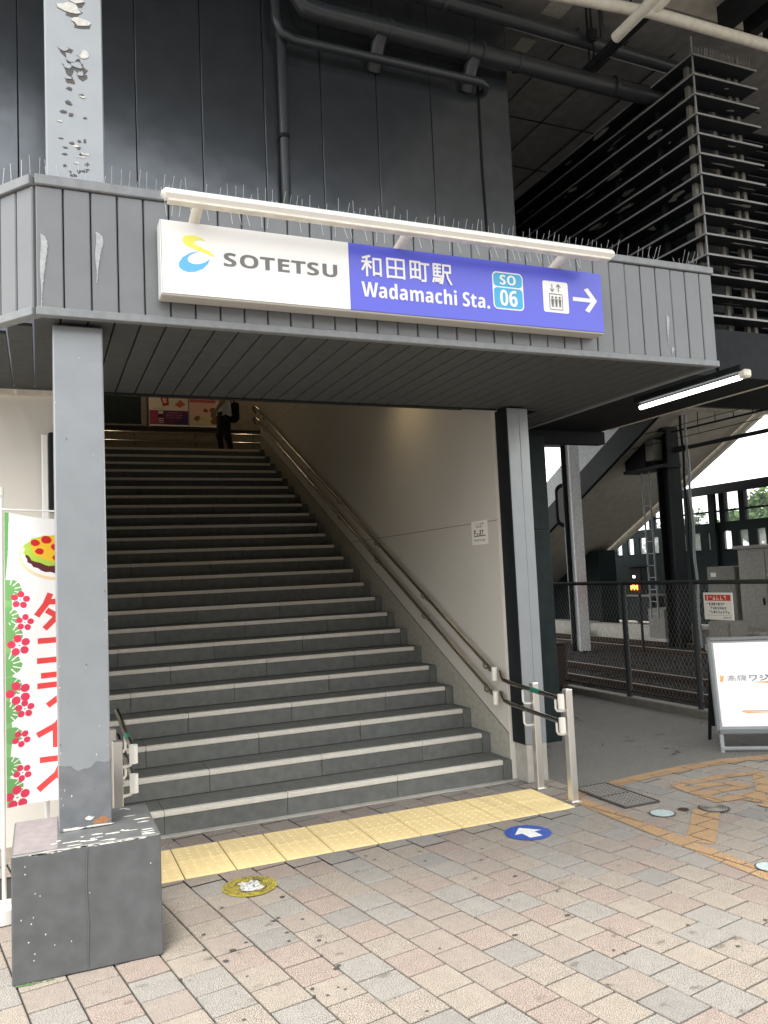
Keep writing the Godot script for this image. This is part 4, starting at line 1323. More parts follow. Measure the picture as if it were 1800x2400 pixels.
func tree(at: Vector3, h: float, r: float, label: String, m: Material) -> void:
	var t := thing("tree", label, "tree", at, "trees beyond the platform wall")
	put("trunk", tube([Vector3.ZERO, Vector3(.1, h * .4, 0), Vector3(0, h * .8, .1)], .12, 8), M.bark, t)
	var st := begin()
	var cl := []
	for i in 26:
		var d := Vector3(rng.randfn(), rng.randfn() * .7, rng.randfn()).normalized() * rng.randf_range(.25, 1.0)
		cl.append([Vector3(0, h * .82, 0) + d * Vector3(r, h * .34, r), rng.randf_range(.25, .55)])
	for i in 5200:
		var c: Array = cl[rng.randi() % cl.size()]
		var d := Vector3(rng.randfn(), rng.randfn(), rng.randfn()).normalized()
		var p: Vector3 = c[0] + d * c[1] * pow(rng.randf(), .4)
		var u := Vector3(rng.randfn(), rng.randfn() * .5, rng.randfn()).normalized() * rng.randf_range(.05, .1)
		var v := u.cross(d + Vector3(.01, .02, .03)).normalized() * u.length() * .6
		var n := u.cross(v).normalized()
		face(st, [p - u, p + v, p + u, p - v], n)
	put("crown", st.commit(), m, t)

# ---------------------------------------------------------------- station sign and its lamp
func build_sign() -> void:
	var s := thing("station_sign", "long white and blue station name sign on the canopy front", "sign")
	var x0 := -2.832
	var x1 := -.152
	var xm := -1.838
	var y0 := 3.112
	var y1 := 3.498
	slab("box", Vector3(x0, y0, 1.668), Vector3(x1, y1, 1.772), M.sign_side, s, .004)
	slab("white_panel", Vector3(x0 + .004, y0 + .010, 1.7725), Vector3(xm, y1 - .003, 1.778), M.sign_white, s, .001)
	slab("blue_panel", Vector3(xm + .001, y0 + .010, 1.7725), Vector3(x1 - .004, y1 - .003, 1.778), M.sign_blue, s, .001)
	slab("side_sheet", Vector3(x0 - .003, y0 + .006, 1.67), Vector3(x0 + .001, y1 - .002, 1.775), M.sign_white, s)
	var z := 1.7795
	# emblem of two swooshes
	var ye := PackedVector2Array([Vector2(-2.728, 3.400), Vector2(-2.722, 3.418), Vector2(-2.705, 3.427), Vector2(-2.67, 3.430), Vector2(-2.63, 3.420), Vector2(-2.612, 3.409), Vector2(-2.65, 3.409), Vector2(-2.672, 3.398), Vector2(-2.668, 3.386), Vector2(-2.635, 3.372), Vector2(-2.596, 3.358), Vector2(-2.575, 3.343), Vector2(-2.568, 3.326), Vector2(-2.588, 3.335), Vector2(-2.62, 3.347), Vector2(-2.652, 3.354), Vector2(-2.69, 3.366), Vector2(-2.716, 3.380)])
	put("emblem_swoosh", plate(ye, Vector3(0, 0, z), Vector3(1, 0, 0), Vector3.UP, .001), M.logo_yellow, s)
	var bl := PackedVector2Array([Vector2(-2.645, 3.351), Vector2(-2.690, 3.338), Vector2(-2.728, 3.312), Vector2(-2.748, 3.280), Vector2(-2.746, 3.258), Vector2(-2.728, 3.243), Vector2(-2.700, 3.238), Vector2(-2.665, 3.244), Vector2(-2.628, 3.262), Vector2(-2.602, 3.290), Vector2(-2.592, 3.316), Vector2(-2.618, 3.296), Vector2(-2.648, 3.284), Vector2(-2.676, 3.282), Vector2(-2.698, 3.290), Vector2(-2.704, 3.306), Vector2(-2.690, 3.328)])
	put("emblem_swoosh", plate(bl, Vector3(0, 0, z), Vector3(1, 0, 0), Vector3.UP, .001), M.logo_blue, s)
	text("company_lettering", "SOTETSU", true, -2.522, -1.908, 3.289, 3.360, z, M.ink, s)
	# station name
	var g := [["wa", -1.765, .118], ["da", -1.617, .112], ["machi", -1.474, .118], ["eki", -1.334, .118]]
	for q in g:
		put("character", glyph(KANJI[q[0]], Vector3(q[1], 3.320, z), Vector3(q[2], 0, 0), Vector3(0, .116, 0), .0125), M.white, s)
	text("station_lettering", "Wadamachi Sta.", true, -1.770, -.968, 3.200, 3.290, z, M.white, s)
	# station number badge
	put("number_badge", plate(round_rect(Vector2(-.943, 3.206), Vector2(-.733, 3.432), .03), Vector3(0, 0, z), Vector3(1, 0, 0), Vector3.UP, .001), M.white, s)
	put("number_badge_field", plate(round_rect(Vector2(-.935, 3.344), Vector2(-.741, 3.424), .022), Vector3(0, 0, z + .001), Vector3(1, 0, 0), Vector3.UP, .0008), M.sign_cyan, s)
	put("number_badge_field", plate(round_rect(Vector2(-.935, 3.214), Vector2(-.741, 3.336), .022), Vector3(0, 0, z + .001), Vector3(1, 0, 0), Vector3.UP, .0008), M.sign_cyan, s)
	text("badge_lettering", "SO", true, -.893, -.785, 3.354, 3.414, z + .002, M.white, s)
	text("badge_lettering", "06", true, -.897, -.780, 3.226, 3.324, z + .002, M.white, s)
	# lift pictogram
	put("pictogram", plate(round_rect(Vector2(-.594, 3.218), Vector2(-.412, 3.411), .014), Vector3(0, 0, z), Vector3(1, 0, 0), Vector3.UP, .001), M.sign_white, s)
	var lines := [[-.55, 3.236, -.55, 3.332], [-.457, 3.236, -.457, 3.332], [-.55, 3.236, -.457, 3.236], [-.55, 3.332, -.457, 3.332]]
	lines.append_array([[-.528, 3.394, -.528, 3.346], [-.528, 3.346, -.543, 3.364], [-.528, 3.346, -.513, 3.364], [-.483, 3.346, -.483, 3.394], [-.483, 3.394, -.498, 3.376], [-.483, 3.394, -.468, 3.376]])
	var st := begin()
	var k := 0
	for l in lines:
		add_plate(st, stroke_poly(Vector2(l[0], l[1]), Vector2(l[2], l[3]), .005), Vector3(0, 0, z + .001 + .0002 * k), Vector3(1, 0, 0), Vector3.UP, 0.0)
		k += 1
	for i in 3:
		var x := -.530 + .0265 * i
		add_plate(st, disc_poly(Vector2(x, 3.311), .0075, .0075, 12), Vector3(0, 0, z + .0035), Vector3(1, 0, 0), Vector3.UP, 0.0)
		add_plate(st, PackedVector2Array([Vector2(x - .010, 3.300), Vector2(x + .010, 3.300), Vector2(x + .005, 3.252), Vector2(x - .005, 3.252)]), Vector3(0, 0, z + .0035), Vector3(1, 0, 0), Vector3.UP, 0.0)
	put("pictogram_lines", st.commit(), M.ink, s)
	var ar := PackedVector2Array([Vector2(-.378, 3.304), Vector2(-.378, 3.328), Vector2(-.246, 3.328), Vector2(-.292, 3.382), Vector2(-.262, 3.394), Vector2(-.198, 3.316), Vector2(-.262, 3.238), Vector2(-.292, 3.250), Vector2(-.246, 3.304)])
	put("arrow", plate(ar, Vector3(0, 0, z), Vector3(1, 0, 0), Vector3.UP, .001), M.white, s)
	# lamp bar on three arms
	var l := thing("sign_lamp", "long white lamp bar on arms above the station sign", "lamp", Vector3(-1.52, 3.545, 1.95))
	put("bar", box_mesh(Vector3(2.66, .052, .07), .02), M.lamp_white, l)
	put("under_tray", box_mesh(Vector3(2.60, .014, .05), .003), M.cream, l, Vector3(0, -.031, -.006))
	for x in [-1.14, 0.0, 1.04]:
		var b := put("bracket", tube([Vector3(x, .0, -.02), Vector3(x, -.008, -.12), Vector3(x + .0, -.035, -.22), Vector3(x, -.10, -.285)], .028, 10), M.cream, l)
		put("bracket_foot", box_mesh(Vector3(.09, .10, .012), .003), M.cream, b, Vector3(x, -.09, -.28))

# ---------------------------------------------------------------- handrails
func rail_end(parent: Node, at: Vector3) -> void:
	put("end_cap", tube([at + Vector3(0, .035, 0), at + Vector3(0, -.07, 0)], .024, 12), M.cap, parent)

func build_handrails() -> void:
	var s := RISE / RUN
	# pair of rails on the right wall
	var r := thing("handrail", "pair of brass toned handrails fixed to the beige stair wall", "handrail")
	var xr := .012
	for q in [["upper_rail", .805], ["lower_rail", .612]]:
		var y0: float = q[1]
		var top := Vector3(xr, y0 + s * 7.60, -7.60)
		put(q[0], tube([Vector3(xr, y0 + s * .10, -.10), top, top + Vector3(0, .05, -.12), top + Vector3(.0, .03, -.22), top + Vector3(.05, -.05, -.24)], .019, 12), M.rail, r)
		rail_end(r, Vector3(xr, y0 + s * .10, -.088))
		for k in 8:
			var z := -.26 - k * 1.15
			if z < -7.6:
				continue
			var y := y0 - s * z
			put("bracket", tube([Vector3(xr, y - .018, z), Vector3(xr, y - .055, z), Vector3(xr + .02, y - .07, z), Vector3(.078, y - .07, z)], .009, 8), M.rail_dark, r)
			put("bracket_plate", tube([Vector3(.079, y - .07, z), Vector3(.068, y - .07, z)], .03, 14), M.rail_dark, r)
	# short rail in front of the right column, on two posts
	for side in [1, -1]:
		var h := thing("handrail", "short stainless handrail on two square posts beside the slim column" if side == 1 else "short stainless handrail on square posts behind the plinth", "handrail")
		var xp := .105 if side == 1 else -3.005
		for z in [.34, .775]:
			var po := put("post", box_mesh(Vector3(.055, .80, .055), .004), M.stainless, h, Vector3(xp, .40, z))
			put("base_plate", box_mesh(Vector3(.085, .008, .085), .002), M.stainless, po, Vector3(0, -.395, 0))
		for q in [.765, .600]:
			var xi: float = xp - .085 * side
			var dy := .045
			put("rail", tube([Vector3(xi + .02 * side, q + .09, -.05), Vector3(xi, q + .035, .04), Vector3(xi, q + .02, .14), Vector3(xi, q - .02, .80)], .018, 12), M.rail_dark, h)
			rail_end(h, Vector3(xi, q - .025, .815))
			for z in [.34, .775]:
				put("bracket", tube([Vector3(xi, q - .015, z - .03), Vector3(xi, q - .10, z - .03), Vector3(xi + .012 * side, q - .118, z - .03), Vector3(xi + .03 * side, q - .122, z - .03), Vector3(xp, q - .122, z - .01)], .0085, 8), M.cap, h)
		put("green_band", tube([Vector3(xp - .085 * side, .765 + .002, .44), Vector3(xp - .085 * side, .765 - .006, .56)], .0192, 12), M.green_tape, h)
	# left wall rail
	var lf := thing("handrail", "pair of brass toned handrails on the far side of the stairs behind the plinth column", "handrail")
	for q in [["upper_rail", .805], ["lower_rail", .612]]:
		var y0: float = q[1]
		put(q[0], tube([Vector3(-3.01, y0 + s * .02, -.02), Vector3(-3.01, y0 + s * 7.6, -7.6)], .019, 12), M.rail, lf)
		put("sleeve", tube([Vector3(-3.01, y0 + .02, -.03), Vector3(-3.01, y0 + .09, -.16)], .024, 12), M.stainless, lf)
		for k in 7:
			var z := -.26 - k * 1.15
			put("bracket", tube([Vector3(-3.01, y0 - s * z - .018, z), Vector3(-3.01, y0 - s * z - .07, z), Vector3(-3.10, y0 - s * z - .07, z)], .009, 8), M.rail_dark, lf)

# ---------------------------------------------------------------- left of the stairs: wall, display, banner
func flower(im: Image, c: Vector2, r: float, a0: float) -> void:
	for k in 5:
		var a := a0 + TAU * k / 5.0
		var d := Vector2(cos(a), sin(a))
		var n := Vector2(-d.y, d.x)
		var p := PackedVector2Array()
		for i in 10:
			var t := TAU * i / 10.0
			p.append(c + d * (r * .68 + cos(t) * r * .40) + n * sin(t) * r * .38)
		fill_poly(im, p, Color(.86, .22, .36))
	fill_poly(im, disc_poly(c, r * .12, r * .08, 8), Color(.5, .65, .5))

func leaf_print(im: Image, c: Vector2, r: float, a0: float) -> void:
	fill_poly(im, disc_poly(c, r * 1.25, r * 1.05, 20, .06), Color(.44, .66, .40))
	for k in 5:
		var a := a0 + k * .5
		var d := Vector2(cos(a), sin(a))
		fill_poly(im, stroke_poly(c + d * r * .55, c + d * r * 1.35, r * .10), Color(.97, .97, .96))

func build_left_side() -> void:
	var w := thing("front_wall", "plain beige wall left of the staircase under the canopy", "wall")
	slab("panel", Vector3(-7, .10, .05), Vector3(-3.12, 2.98, -.2), M.beige_light, w)
	slab("top_trim", Vector3(-7, 2.955, .075), Vector3(-3.10, 2.995, .02), M.cream, w)
	slab("corner_pipe", Vector3(-3.19, .1, .085), Vector3(-3.15, 2.95, .051), M.cream, w)
	slab("skirting", Vector3(-7, .0, .06), Vector3(-3.1, .10, -.2), M.tan, w)
	var d := thing("display_panel", "black display panel in a white frame fixed to the beige front wall", "display", Vector3(-3.25, 2.18, .2))
	slab("frame", Vector3(-.135, -.4, -.1), Vector3(-.095, .50, .02), M.white, d, .006)
	slab("screen", Vector3(-.094, .0, -.1), Vector3(.05, .51, .03), M.black, d, .008)
	slab("bracket", Vector3(-.06, .2, -.16), Vector3(.02, .3, -.1), M.steel_dark, d)
	# banner
	var S := 1.45
	var im := Image.create(322, 1000, false, Image.FORMAT_RGB8)
	im.fill(Color(.96, .955, .96))
	var P := func(x: float, y: float) -> Vector2: return Vector2((x - 8.0) * S, (y - 1200.0) * S)
	fill_poly(im, PackedVector2Array([P.call(8, 1200), P.call(18, 1200), P.call(15, 1300), P.call(10, 1360), P.call(8, 1360)]), Color(.38, .62, .36))
	fill_poly(im, PackedVector2Array([P.call(8, 1360), P.call(22, 1372), P.call(24, 1440), P.call(18, 1500), P.call(24, 1580), P.call(16, 1650), P.call(22, 1720), P.call(14, 1800), P.call(22, 1880), P.call(8, 1890)]), Color(.50, .72, .44))
	for q in [[16, 1385, 24, -1.3], [10, 1450, 24, -.9], [18, 1490, 22, -1.0], [10, 1560, 26, -1.2], [18, 1610, 20, -.8], [10, 1670, 24, -1.1], [20, 1725, 18, -.7], [12, 1795, 22, -1.0], [18, 1845, 20, -.8]]:
		leaf_print(im, P.call(q[0], q[1]), q[2] * S, q[3])
	for q in [[41, 1408, 20], [50, 1462, 19], [37, 1516, 24], [35, 1628, 26], [48, 1667, 20], [40, 1735, 19], [42, 1815, 19], [30, 1870, 26]]:
		flower(im, P.call(q[0], q[1]), q[2] * S, q[0] * .7)
	# plate of taco rice
	fill_poly(im, disc_poly(P.call(130, 1303), 92 * S, 58 * S, 40), Color(.93, .85, .70))
	fill_poly(im, disc_poly(P.call(130, 1300), 86 * S, 53 * S, 40), Color(.97, .96, .95))
	fill_poly(im, disc_poly(P.call(130, 1297), 78 * S, 45 * S, 44, .05), Color(.36, .14, .16))
	fill_poly(im, disc_poly(P.call(128, 1284), 80 * S, 40 * S, 44, .06), Color(.70, .82, .30))
	fill_poly(im, disc_poly(P.call(133, 1280), 68 * S, 34 * S, 40, .07), Color(.95, .76, .18))
	for q in [[75, 1267, 10], [100, 1258, 12], [84, 1288, 10], [118, 1276, 9], [123, 1303, 10], [150, 1265, 11]]:
		fill_poly(im, disc_poly(P.call(q[0], q[1]), q[2] * S, q[2] * .85 * S, 10, .1), Color(.80, .10, .12))
	var red := Color(.90, .27, .27)
	for q in [["ta", 1398, 78], ["ko", 1503, 60], ["ra", 1590, 74], ["i", 1688, 74], ["su", 1788, 72]]:
		ink(im, KANJI[q[0]], P.call(78, q[1]), Vector2(64, q[2]) * S, 14 * S, red)
	var b := thing("banner_flag", "white advertising banner with red katakana, flowers and a taco rice picture", "banner", Vector3(-3.58, 0, 1.0))
	var st := begin()
	var nx := 10
	var ny := 16
	var pt := func(i: int, j: int) -> Vector3:
		var u := float(i) / nx
		var v := float(j) / ny
		var sag := .035 * sin(u * PI) * pow(1.0 - v, 3.0)
		return Vector3(.005 + .50 * u, 2.11 - 1.55 * v - sag - (.015 * u if j == 0 else 0.0) + .012 * u * v, .03 * sin(u * 5.5 + v * 3.0) + .02 * sin(v * 6.0 + u * 2.0) * u)
	for i in nx:
		for j in ny:
			var c := [[i, j], [i + 1, j], [i + 1, j + 1], [i, j + 1]]
			for k in [0, 1, 2, 0, 2, 3]:
				st.set_uv(Vector2(float(c[k][0]) / nx, float(c[k][1]) / ny))
				st.set_smooth_group(0)
				st.add_vertex(pt.call(c[k][0], c[k][1]))
	st.index()
	st.generate_normals()
	var bm := print_material(im, .75)
	put("cloth", st.commit(), bm, b)
	put("pole", tube([Vector3(-.012, .06, -.01), Vector3(-.012, 2.22, -.01)], .011, 10), M.white, b)
	put("pole_knob", tube([Vector3(-.012, 2.20, -.01), Vector3(-.012, 2.245, -.01)], .017, 10), M.cap, b)
	put("top_arm", tube([Vector3(-.012, 2.125, -.005), Vector3(.5, 2.10, -.005)], .006, 8), M.white, b)
	put("water_base", tube([Vector3(-.012, .0, -.01), Vector3(-.012, .07, -.01)], .09, 18), M.white, b)
	var sp := thing("stand_pole", "thin white pole standing behind the banner cloth", "pole", Vector3(-3.38, 0, .85))
	put("pole", tube([Vector3(0, 0, 0), Vector3(0, .95, 0)], .014, 10), M.white, sp)
	put("foot", tube([Vector3(0, 0, 0), Vector3(0, .03, 0)], .07, 14), M.white, sp)

# ---------------------------------------------------------------- floor items
func flat(called: String, poly: PackedVector2Array, y: float, m: Material, parent: Node) -> void:
	put(called, plate(poly, Vector3(0, y, 0), Vector3(1, 0, 0), Vector3(0, 0, 1), 0.0), m, parent)

# paint lies on the pavers and leaves their joints open
func paint(called: String, poly: PackedVector2Array, y: float, m: Material, parent: Node) -> void:
	var st := begin()
	var box := Rect2(poly[0], Vector2.ZERO)
	for p in poly:
		box = box.expand(p)
	for q in paver_polys:
		if not box.grow(.2).has_point(q[0]):
			continue
		for r in Geometry2D.intersect_polygons(q, poly):
			if r.size() > 2 and not Geometry2D.is_point_in_polygon(r[0].lerp(r[1], .5).lerp(r[2], .3), road_poly):
				add_plate(st, r, Vector3(0, y, 0), Vector3(1, 0, 0), Vector3(0, 0, 1), 0.0)
	for r in Geometry2D.intersect_polygons(road_poly, poly):
		add_plate(st, r, Vector3(0, y - .001, 0), Vector3(1, 0, 0), Vector3(0, 0, 1), 0.0)
	put(called, st.commit(), m, parent)

func strip(pts: Array, w: float) -> PackedVector2Array:
	var a := PackedVector2Array()
	var b := PackedVector2Array()
	for i in pts.size():
		var p := Vector2(pts[i][0], pts[i][1])
		var q0 := Vector2(pts[maxi(i - 1, 0)][0], pts[maxi(i - 1, 0)][1])
		var q1 := Vector2(pts[mini(i + 1, pts.size() - 1)][0], pts[mini(i + 1, pts.size() - 1)][1])
		var d := (q1 - q0).normalized()
		var n := Vector2(-d.y, d.x) * w * .5
		a.append(p + n)
		b.append(p - n)
	b.reverse()
	a.append_array(b)
	return a

func build_floor_items() -> void:
	# orange paint
	var m := thing("road_marking", "orange painted outline with a large character on the pavers", "marking")
	paint("curve_line", strip([[.20, .62], [.40, .585], [.60, .55], [.80, .515], [1.0, .49], [1.2, .468], [1.42, .455], [1.64, .45], [1.86, .46], [2.06, .49], [2.25, .545], [2.7, .70]], .135), .0026, M.orange, m)
	paint("edge_line", strip([[.155, .66], [.145, 1.5], [.14, 2.4], [.135, 3.6]], .12), .0028, M.orange, m)
	paint("branch_line", strip([[.735, 1.40], [.50, 1.62], [.215, 1.88]], .17), .0031, M.orange, m)
	var k := 0
	for q in [[[.98, .81], [1.5, .815], [1.82, .87]], [[1.79, .87], [1.58, 1.08], [1.36, 1.31]], [[1.0, .82], [.97, 1.06], [.96, 1.32]], [[.96, 1.28], [1.14, 1.29], [1.36, 1.29]], [[1.0, .97], [1.20, .94], [1.38, .98]], [[.99, 1.11], [1.20, 1.09], [1.40, 1.12]], [[1.36, .95], [1.39, 1.13]], [[1.13, 1.41], [1.32, 1.35]], [[1.10, 1.55], [1.32, 1.48]], [[1.2, 1.36], [1.25, 1.58]]]:
		paint("character_stroke", strip(q, .095), .0026 + .0002 * k, M.orange, m)
		k += 1
	# stickers
	var s1 := thing("floor_sticker", "round blue floor sticker with a white arrow in front of the stairs", "sticker", Vector3(-.553, 0, 1.195))
	put("disc", plate(disc_poly(Vector2.ZERO, .148, .148, 40), Vector3(0, .0045, 0), Vector3(1, 0, 0), Vector3(0, 0, -1), .001), M.sticker_blue, s1)
	var aw := PackedVector2Array([Vector2(0, .105), Vector2(.10, -.005), Vector2(.045, -.005), Vector2(.045, -.10), Vector2(-.045, -.10), Vector2(-.045, -.005), Vector2(-.10, -.005)])
	put("arrow", plate(aw, Vector3(0, .0055, 0), Vector3(1, 0, 0), Vector3(0, 0, -1), 0.0), M.sticker_white, s1)
	var s2 := thing("floor_sticker", "worn round yellow floor sticker with a white hand shape", "sticker", Vector3(-2.355, 0, 1.192))
	put("disc", plate(disc_poly(Vector2.ZERO, .150, .150, 40, .015), Vector3(0, .0045, 0), Vector3(1, 0, 0), Vector3(0, 0, -1), .001), M.sticker_yellow, s2)
	var hd := PackedVector2Array([Vector2(-.055, .06), Vector2(-.02, .075), Vector2(.0, .05), Vector2(.03, .085), Vector2(.06, .05), Vector2(.055, .0), Vector2(.07, -.05), Vector2(.02, -.085), Vector2(-.04, -.075), Vector2(-.06, -.03), Vector2(-.045, .02)])
	put("hand", plate(hd, Vector3(0, .0055, 0), Vector3(1, 0, 0), Vector3(0, 0, -1), 0.0), M.sticker_white, s2)
	for q in [[-.075, .04, -.05, .085], [.04, .09, .075, .04], [-.06, -.07, .05, -.1], [.05, -.095, .085, -.045]]:
		put("outline", plate(stroke_poly(Vector2(q[0], q[1]), Vector2(q[2], q[3]), .009), Vector3(0, .006, 0), Vector3(1, 0, 0), Vector3(0, 0, -1), 0.0), M.stain, s2)
	# speckled wear on the yellow one
	var wr := begin()
	for i in 620:
		var a := rng.randf() * TAU
		var r := sqrt(rng.randf()) * .145
		var dp := disc_poly(Vector2(cos(a) * r, sin(a) * r), rng.randf_range(.002, .007), rng.randf_range(.0015, .0035), 6, .3)
		add_plate(wr, dp, Vector3(0, .0064 + .000005 * i, 0), Vector3(1, 0, 0), Vector3(0, 0, -1), 0.0)
	put("worn_spots", wr.commit(), M.bare, s2).set_meta("kind", "stuff")
	# drain grate
	var g := thing("drain_grate", "black rectangular drain grate beside the handrail posts", "grate", Vector3(.45, 0, .80))
	put("frame", box_mesh(Vector3(.30, .012, .60), .002), M.black, g, Vector3(0, -.001, 0))
	for i in 19:
		put("bar", box_mesh(Vector3(.27, .008, .009), .002), M.grate, g, Vector3(0, .008, -.27 + .03 * i))
	for i in 8:
		put("cross_bar", box_mesh(Vector3(.009, .010, .57), .002), M.grate, g, Vector3(-.119 + .034 * i, .0085, 0))
	for q in [-.146, .146]:
		put("rim", box_mesh(Vector3(.012, .016, .60), .002), M.iron, g, Vector3(q, .006, 0))
	for q in [-.296, 0.0, .296]:
		put("rim", box_mesh(Vector3(.28, .015, .012), .002), M.iron, g, Vector3(0, .006, q))
	# covers
	cover(Vector2(.433, 1.312), .088, "pale blue round valve cover in a dark ring set in the pavers", M.cover_blue, false)
	cover(Vector2(.61, 1.318), .038, "tiny brown round cover between the two larger ones", M.rail_rust, false)
	cover(Vector2(.80, 1.40), .105, "dark round iron cover with ring pattern at the painted branch line", M.iron, true)
	cover(Vector2(.24, 2.36), .075, "chipped pale blue round cover on the orange edge line", M.cover_blue, false)
	# folding board
	var im := Image.create(400, 520, false, Image.FORMAT_RGB8)
	im.fill(Color(.97, .97, .97))
	var org := Color(.93, .66, .36)
	var gr := Color(.45, .46, .52)
	ink(im, [[.1, .9, .3, .5], [.2, .6, .1, .1], [.5, .9, .3, .1]], Vector2(14, 205), Vector2(30, 40), 8, org)
	ink(im, KANJI.taka, Vector2(46, 205), Vector2(40, 36), 3, gr)
	ink(im, KANJI.sen, Vector2(92, 205), Vector2(42, 36), 3, gr)
	ink(im, KANJI.wa_kana, Vector2(146, 207), Vector2(36, 34), 6, gr)
	ink(im, KANJI.ji_kana, Vector2(194, 207), Vector2(38, 34), 6, gr)
	ink(im, KANJI.ta, Vector2(246, 207), Vector2(36, 34), 5, gr)
	ink(im, KANJI.n_kana, Vector2(296, 207), Vector2(40, 34), 6, gr)
	fill_poly(im, PackedVector2Array([Vector2(150, 250), Vector2(240, 244), Vector2(300, 252), Vector2(240, 258)]), org)
	im.fill_rect(Rect2i(100, 424, 150, 3), Color(.5, .4, .4))
	fill_poly(im, PackedVector2Array([Vector2(90, 428), Vector2(230, 432), Vector2(250, 436), Vector2(120, 440)]), org)
	fill_poly(im, disc_poly(Vector2(380, 20), 40, 20, 16), Color(.88, .80, .2))
	var b := thing("sandwich_board", "white poster board in a grey frame standing on the asphalt", "sign board", Vector3(2.13, 0, .10), "", deg_to_rad(-32))
	put("panel", box_mesh(Vector3(.84, .84, .025), .006), M.steel_grey, b, Vector3(.42, .56, -.01), Vector3(-.17, 0, 0))
	var pn := b.get_node("panel")
	put("poster", sheet(Vector3(-.375, .375, .0135), Vector3(.375, .375, .0135), Vector3(.375, -.355, .0135), Vector3(-.375, -.355, .0135)), print_material(im, .5), pn)
	for q in [[Vector3(0, .41, .008), Vector3(.86, .035, .034)], [Vector3(0, -.40, .008), Vector3(.86, .045, .034)], [Vector3(-.41, 0, .008), Vector3(.035, .85, .034)], [Vector3(.41, 0, .008), Vector3(.035, .85, .034)]]:
		put("edge", box_mesh(q[1], .008), M.fascia, pn, q[0])
	for x in [.03, .81]:
		put("leg", box_mesh(Vector3(.035, .26, .022), .006), M.steel_grey, b, Vector3(x, .115, .075), Vector3(-.17, 0, 0))
		put("rear_leg", box_mesh(Vector3(.03, 1.0, .02), .005), M.black, b, Vector3(x, .48, -.25), Vector3(.32, 0, 0))
	put("foot_bar", box_mesh(Vector3(.80, .03, .02), .006), M.steel_grey, b, Vector3(.42, .03, .095))
	put("rear_panel", box_mesh(Vector3(.78, .80, .012)), M.black, b, Vector3(.42, .52, -.24), Vector3(.32, 0, 0))

func cover(c: Vector2, r: float, label: String, m: Material, rings: bool) -> void:
	var t := thing("manhole_cover", label, "cover", Vector3(c.x, 0, c.y))
	put("ring", plate(disc_poly(Vector2.ZERO, r, r, 32), Vector3(0, .0042, 0), Vector3(1, 0, 0), Vector3(0, 0, -1), .003), M.iron, t)
	put("lid", plate(disc_poly(Vector2.ZERO, r * .87, r * .87, 32), Vector3(0, .0062, 0), Vector3(1, 0, 0), Vector3(0, 0, -1), .002), m, t)
	if rings:
		for k in 5:
			var pts := []
			for i in 25:
				var a := TAU * i / 24.0
				pts.append(Vector3(cos(a), 0, sin(a)) * r * (.16 + .16 * k) + Vector3(0, .007, 0))
			put("raised_ring", tube(pts, .004, 5), M.grate, t)

# ---------------------------------------------------------------- unseen shops across the square, behind the camera, added to block low sky
func build_square() -> void:
	for q in [[-21.0, 12.0, 7.5, 22.0, "tan", "unseen tan shop building added across the square to block low sky light"], [-8.5, 14.0, 9.0, 23.0, "cabinet_dark", "unseen olive grey shop building added across the square to block low sky light"], [6.0, 12.0, 7.0, 22.5, "cabinet", "unseen pale grey shop building added across the square to block low sky light"]]:
		var b := thing("unseen_shop", q[5], "building", Vector3(q[0], -.3, q[3]))
		slab("wall", Vector3(0, 0, 0), Vector3(q[1], q[2], 6), M[q[4]], b)
		slab("roof", Vector3(-.2, q[2], -.3), Vector3(q[1] + .2, q[2] + .25, 6.2), M.ceiling_dark, b)
		slab("awning", Vector3(.3, 2.9, -1.0), Vector3(q[1] - .3, 3.1, -.01), M.steel_dark, b)
		slab("shop_front", Vector3(.6, .1, -.06), Vector3(q[1] - .6, 2.8, -.01), M.steel_green, b)
		var x := .9
		while x < q[1] - 1.6:
			var w := slab("window", Vector3(x, 4.0, -.05), Vector3(x + 1.3, 5.5, -.01), M.black, b)
			put("sill", box_mesh(Vector3(1.4, .06, .14)), M.concrete, w, Vector3(0, -.79, -.04))
			x += 2.3

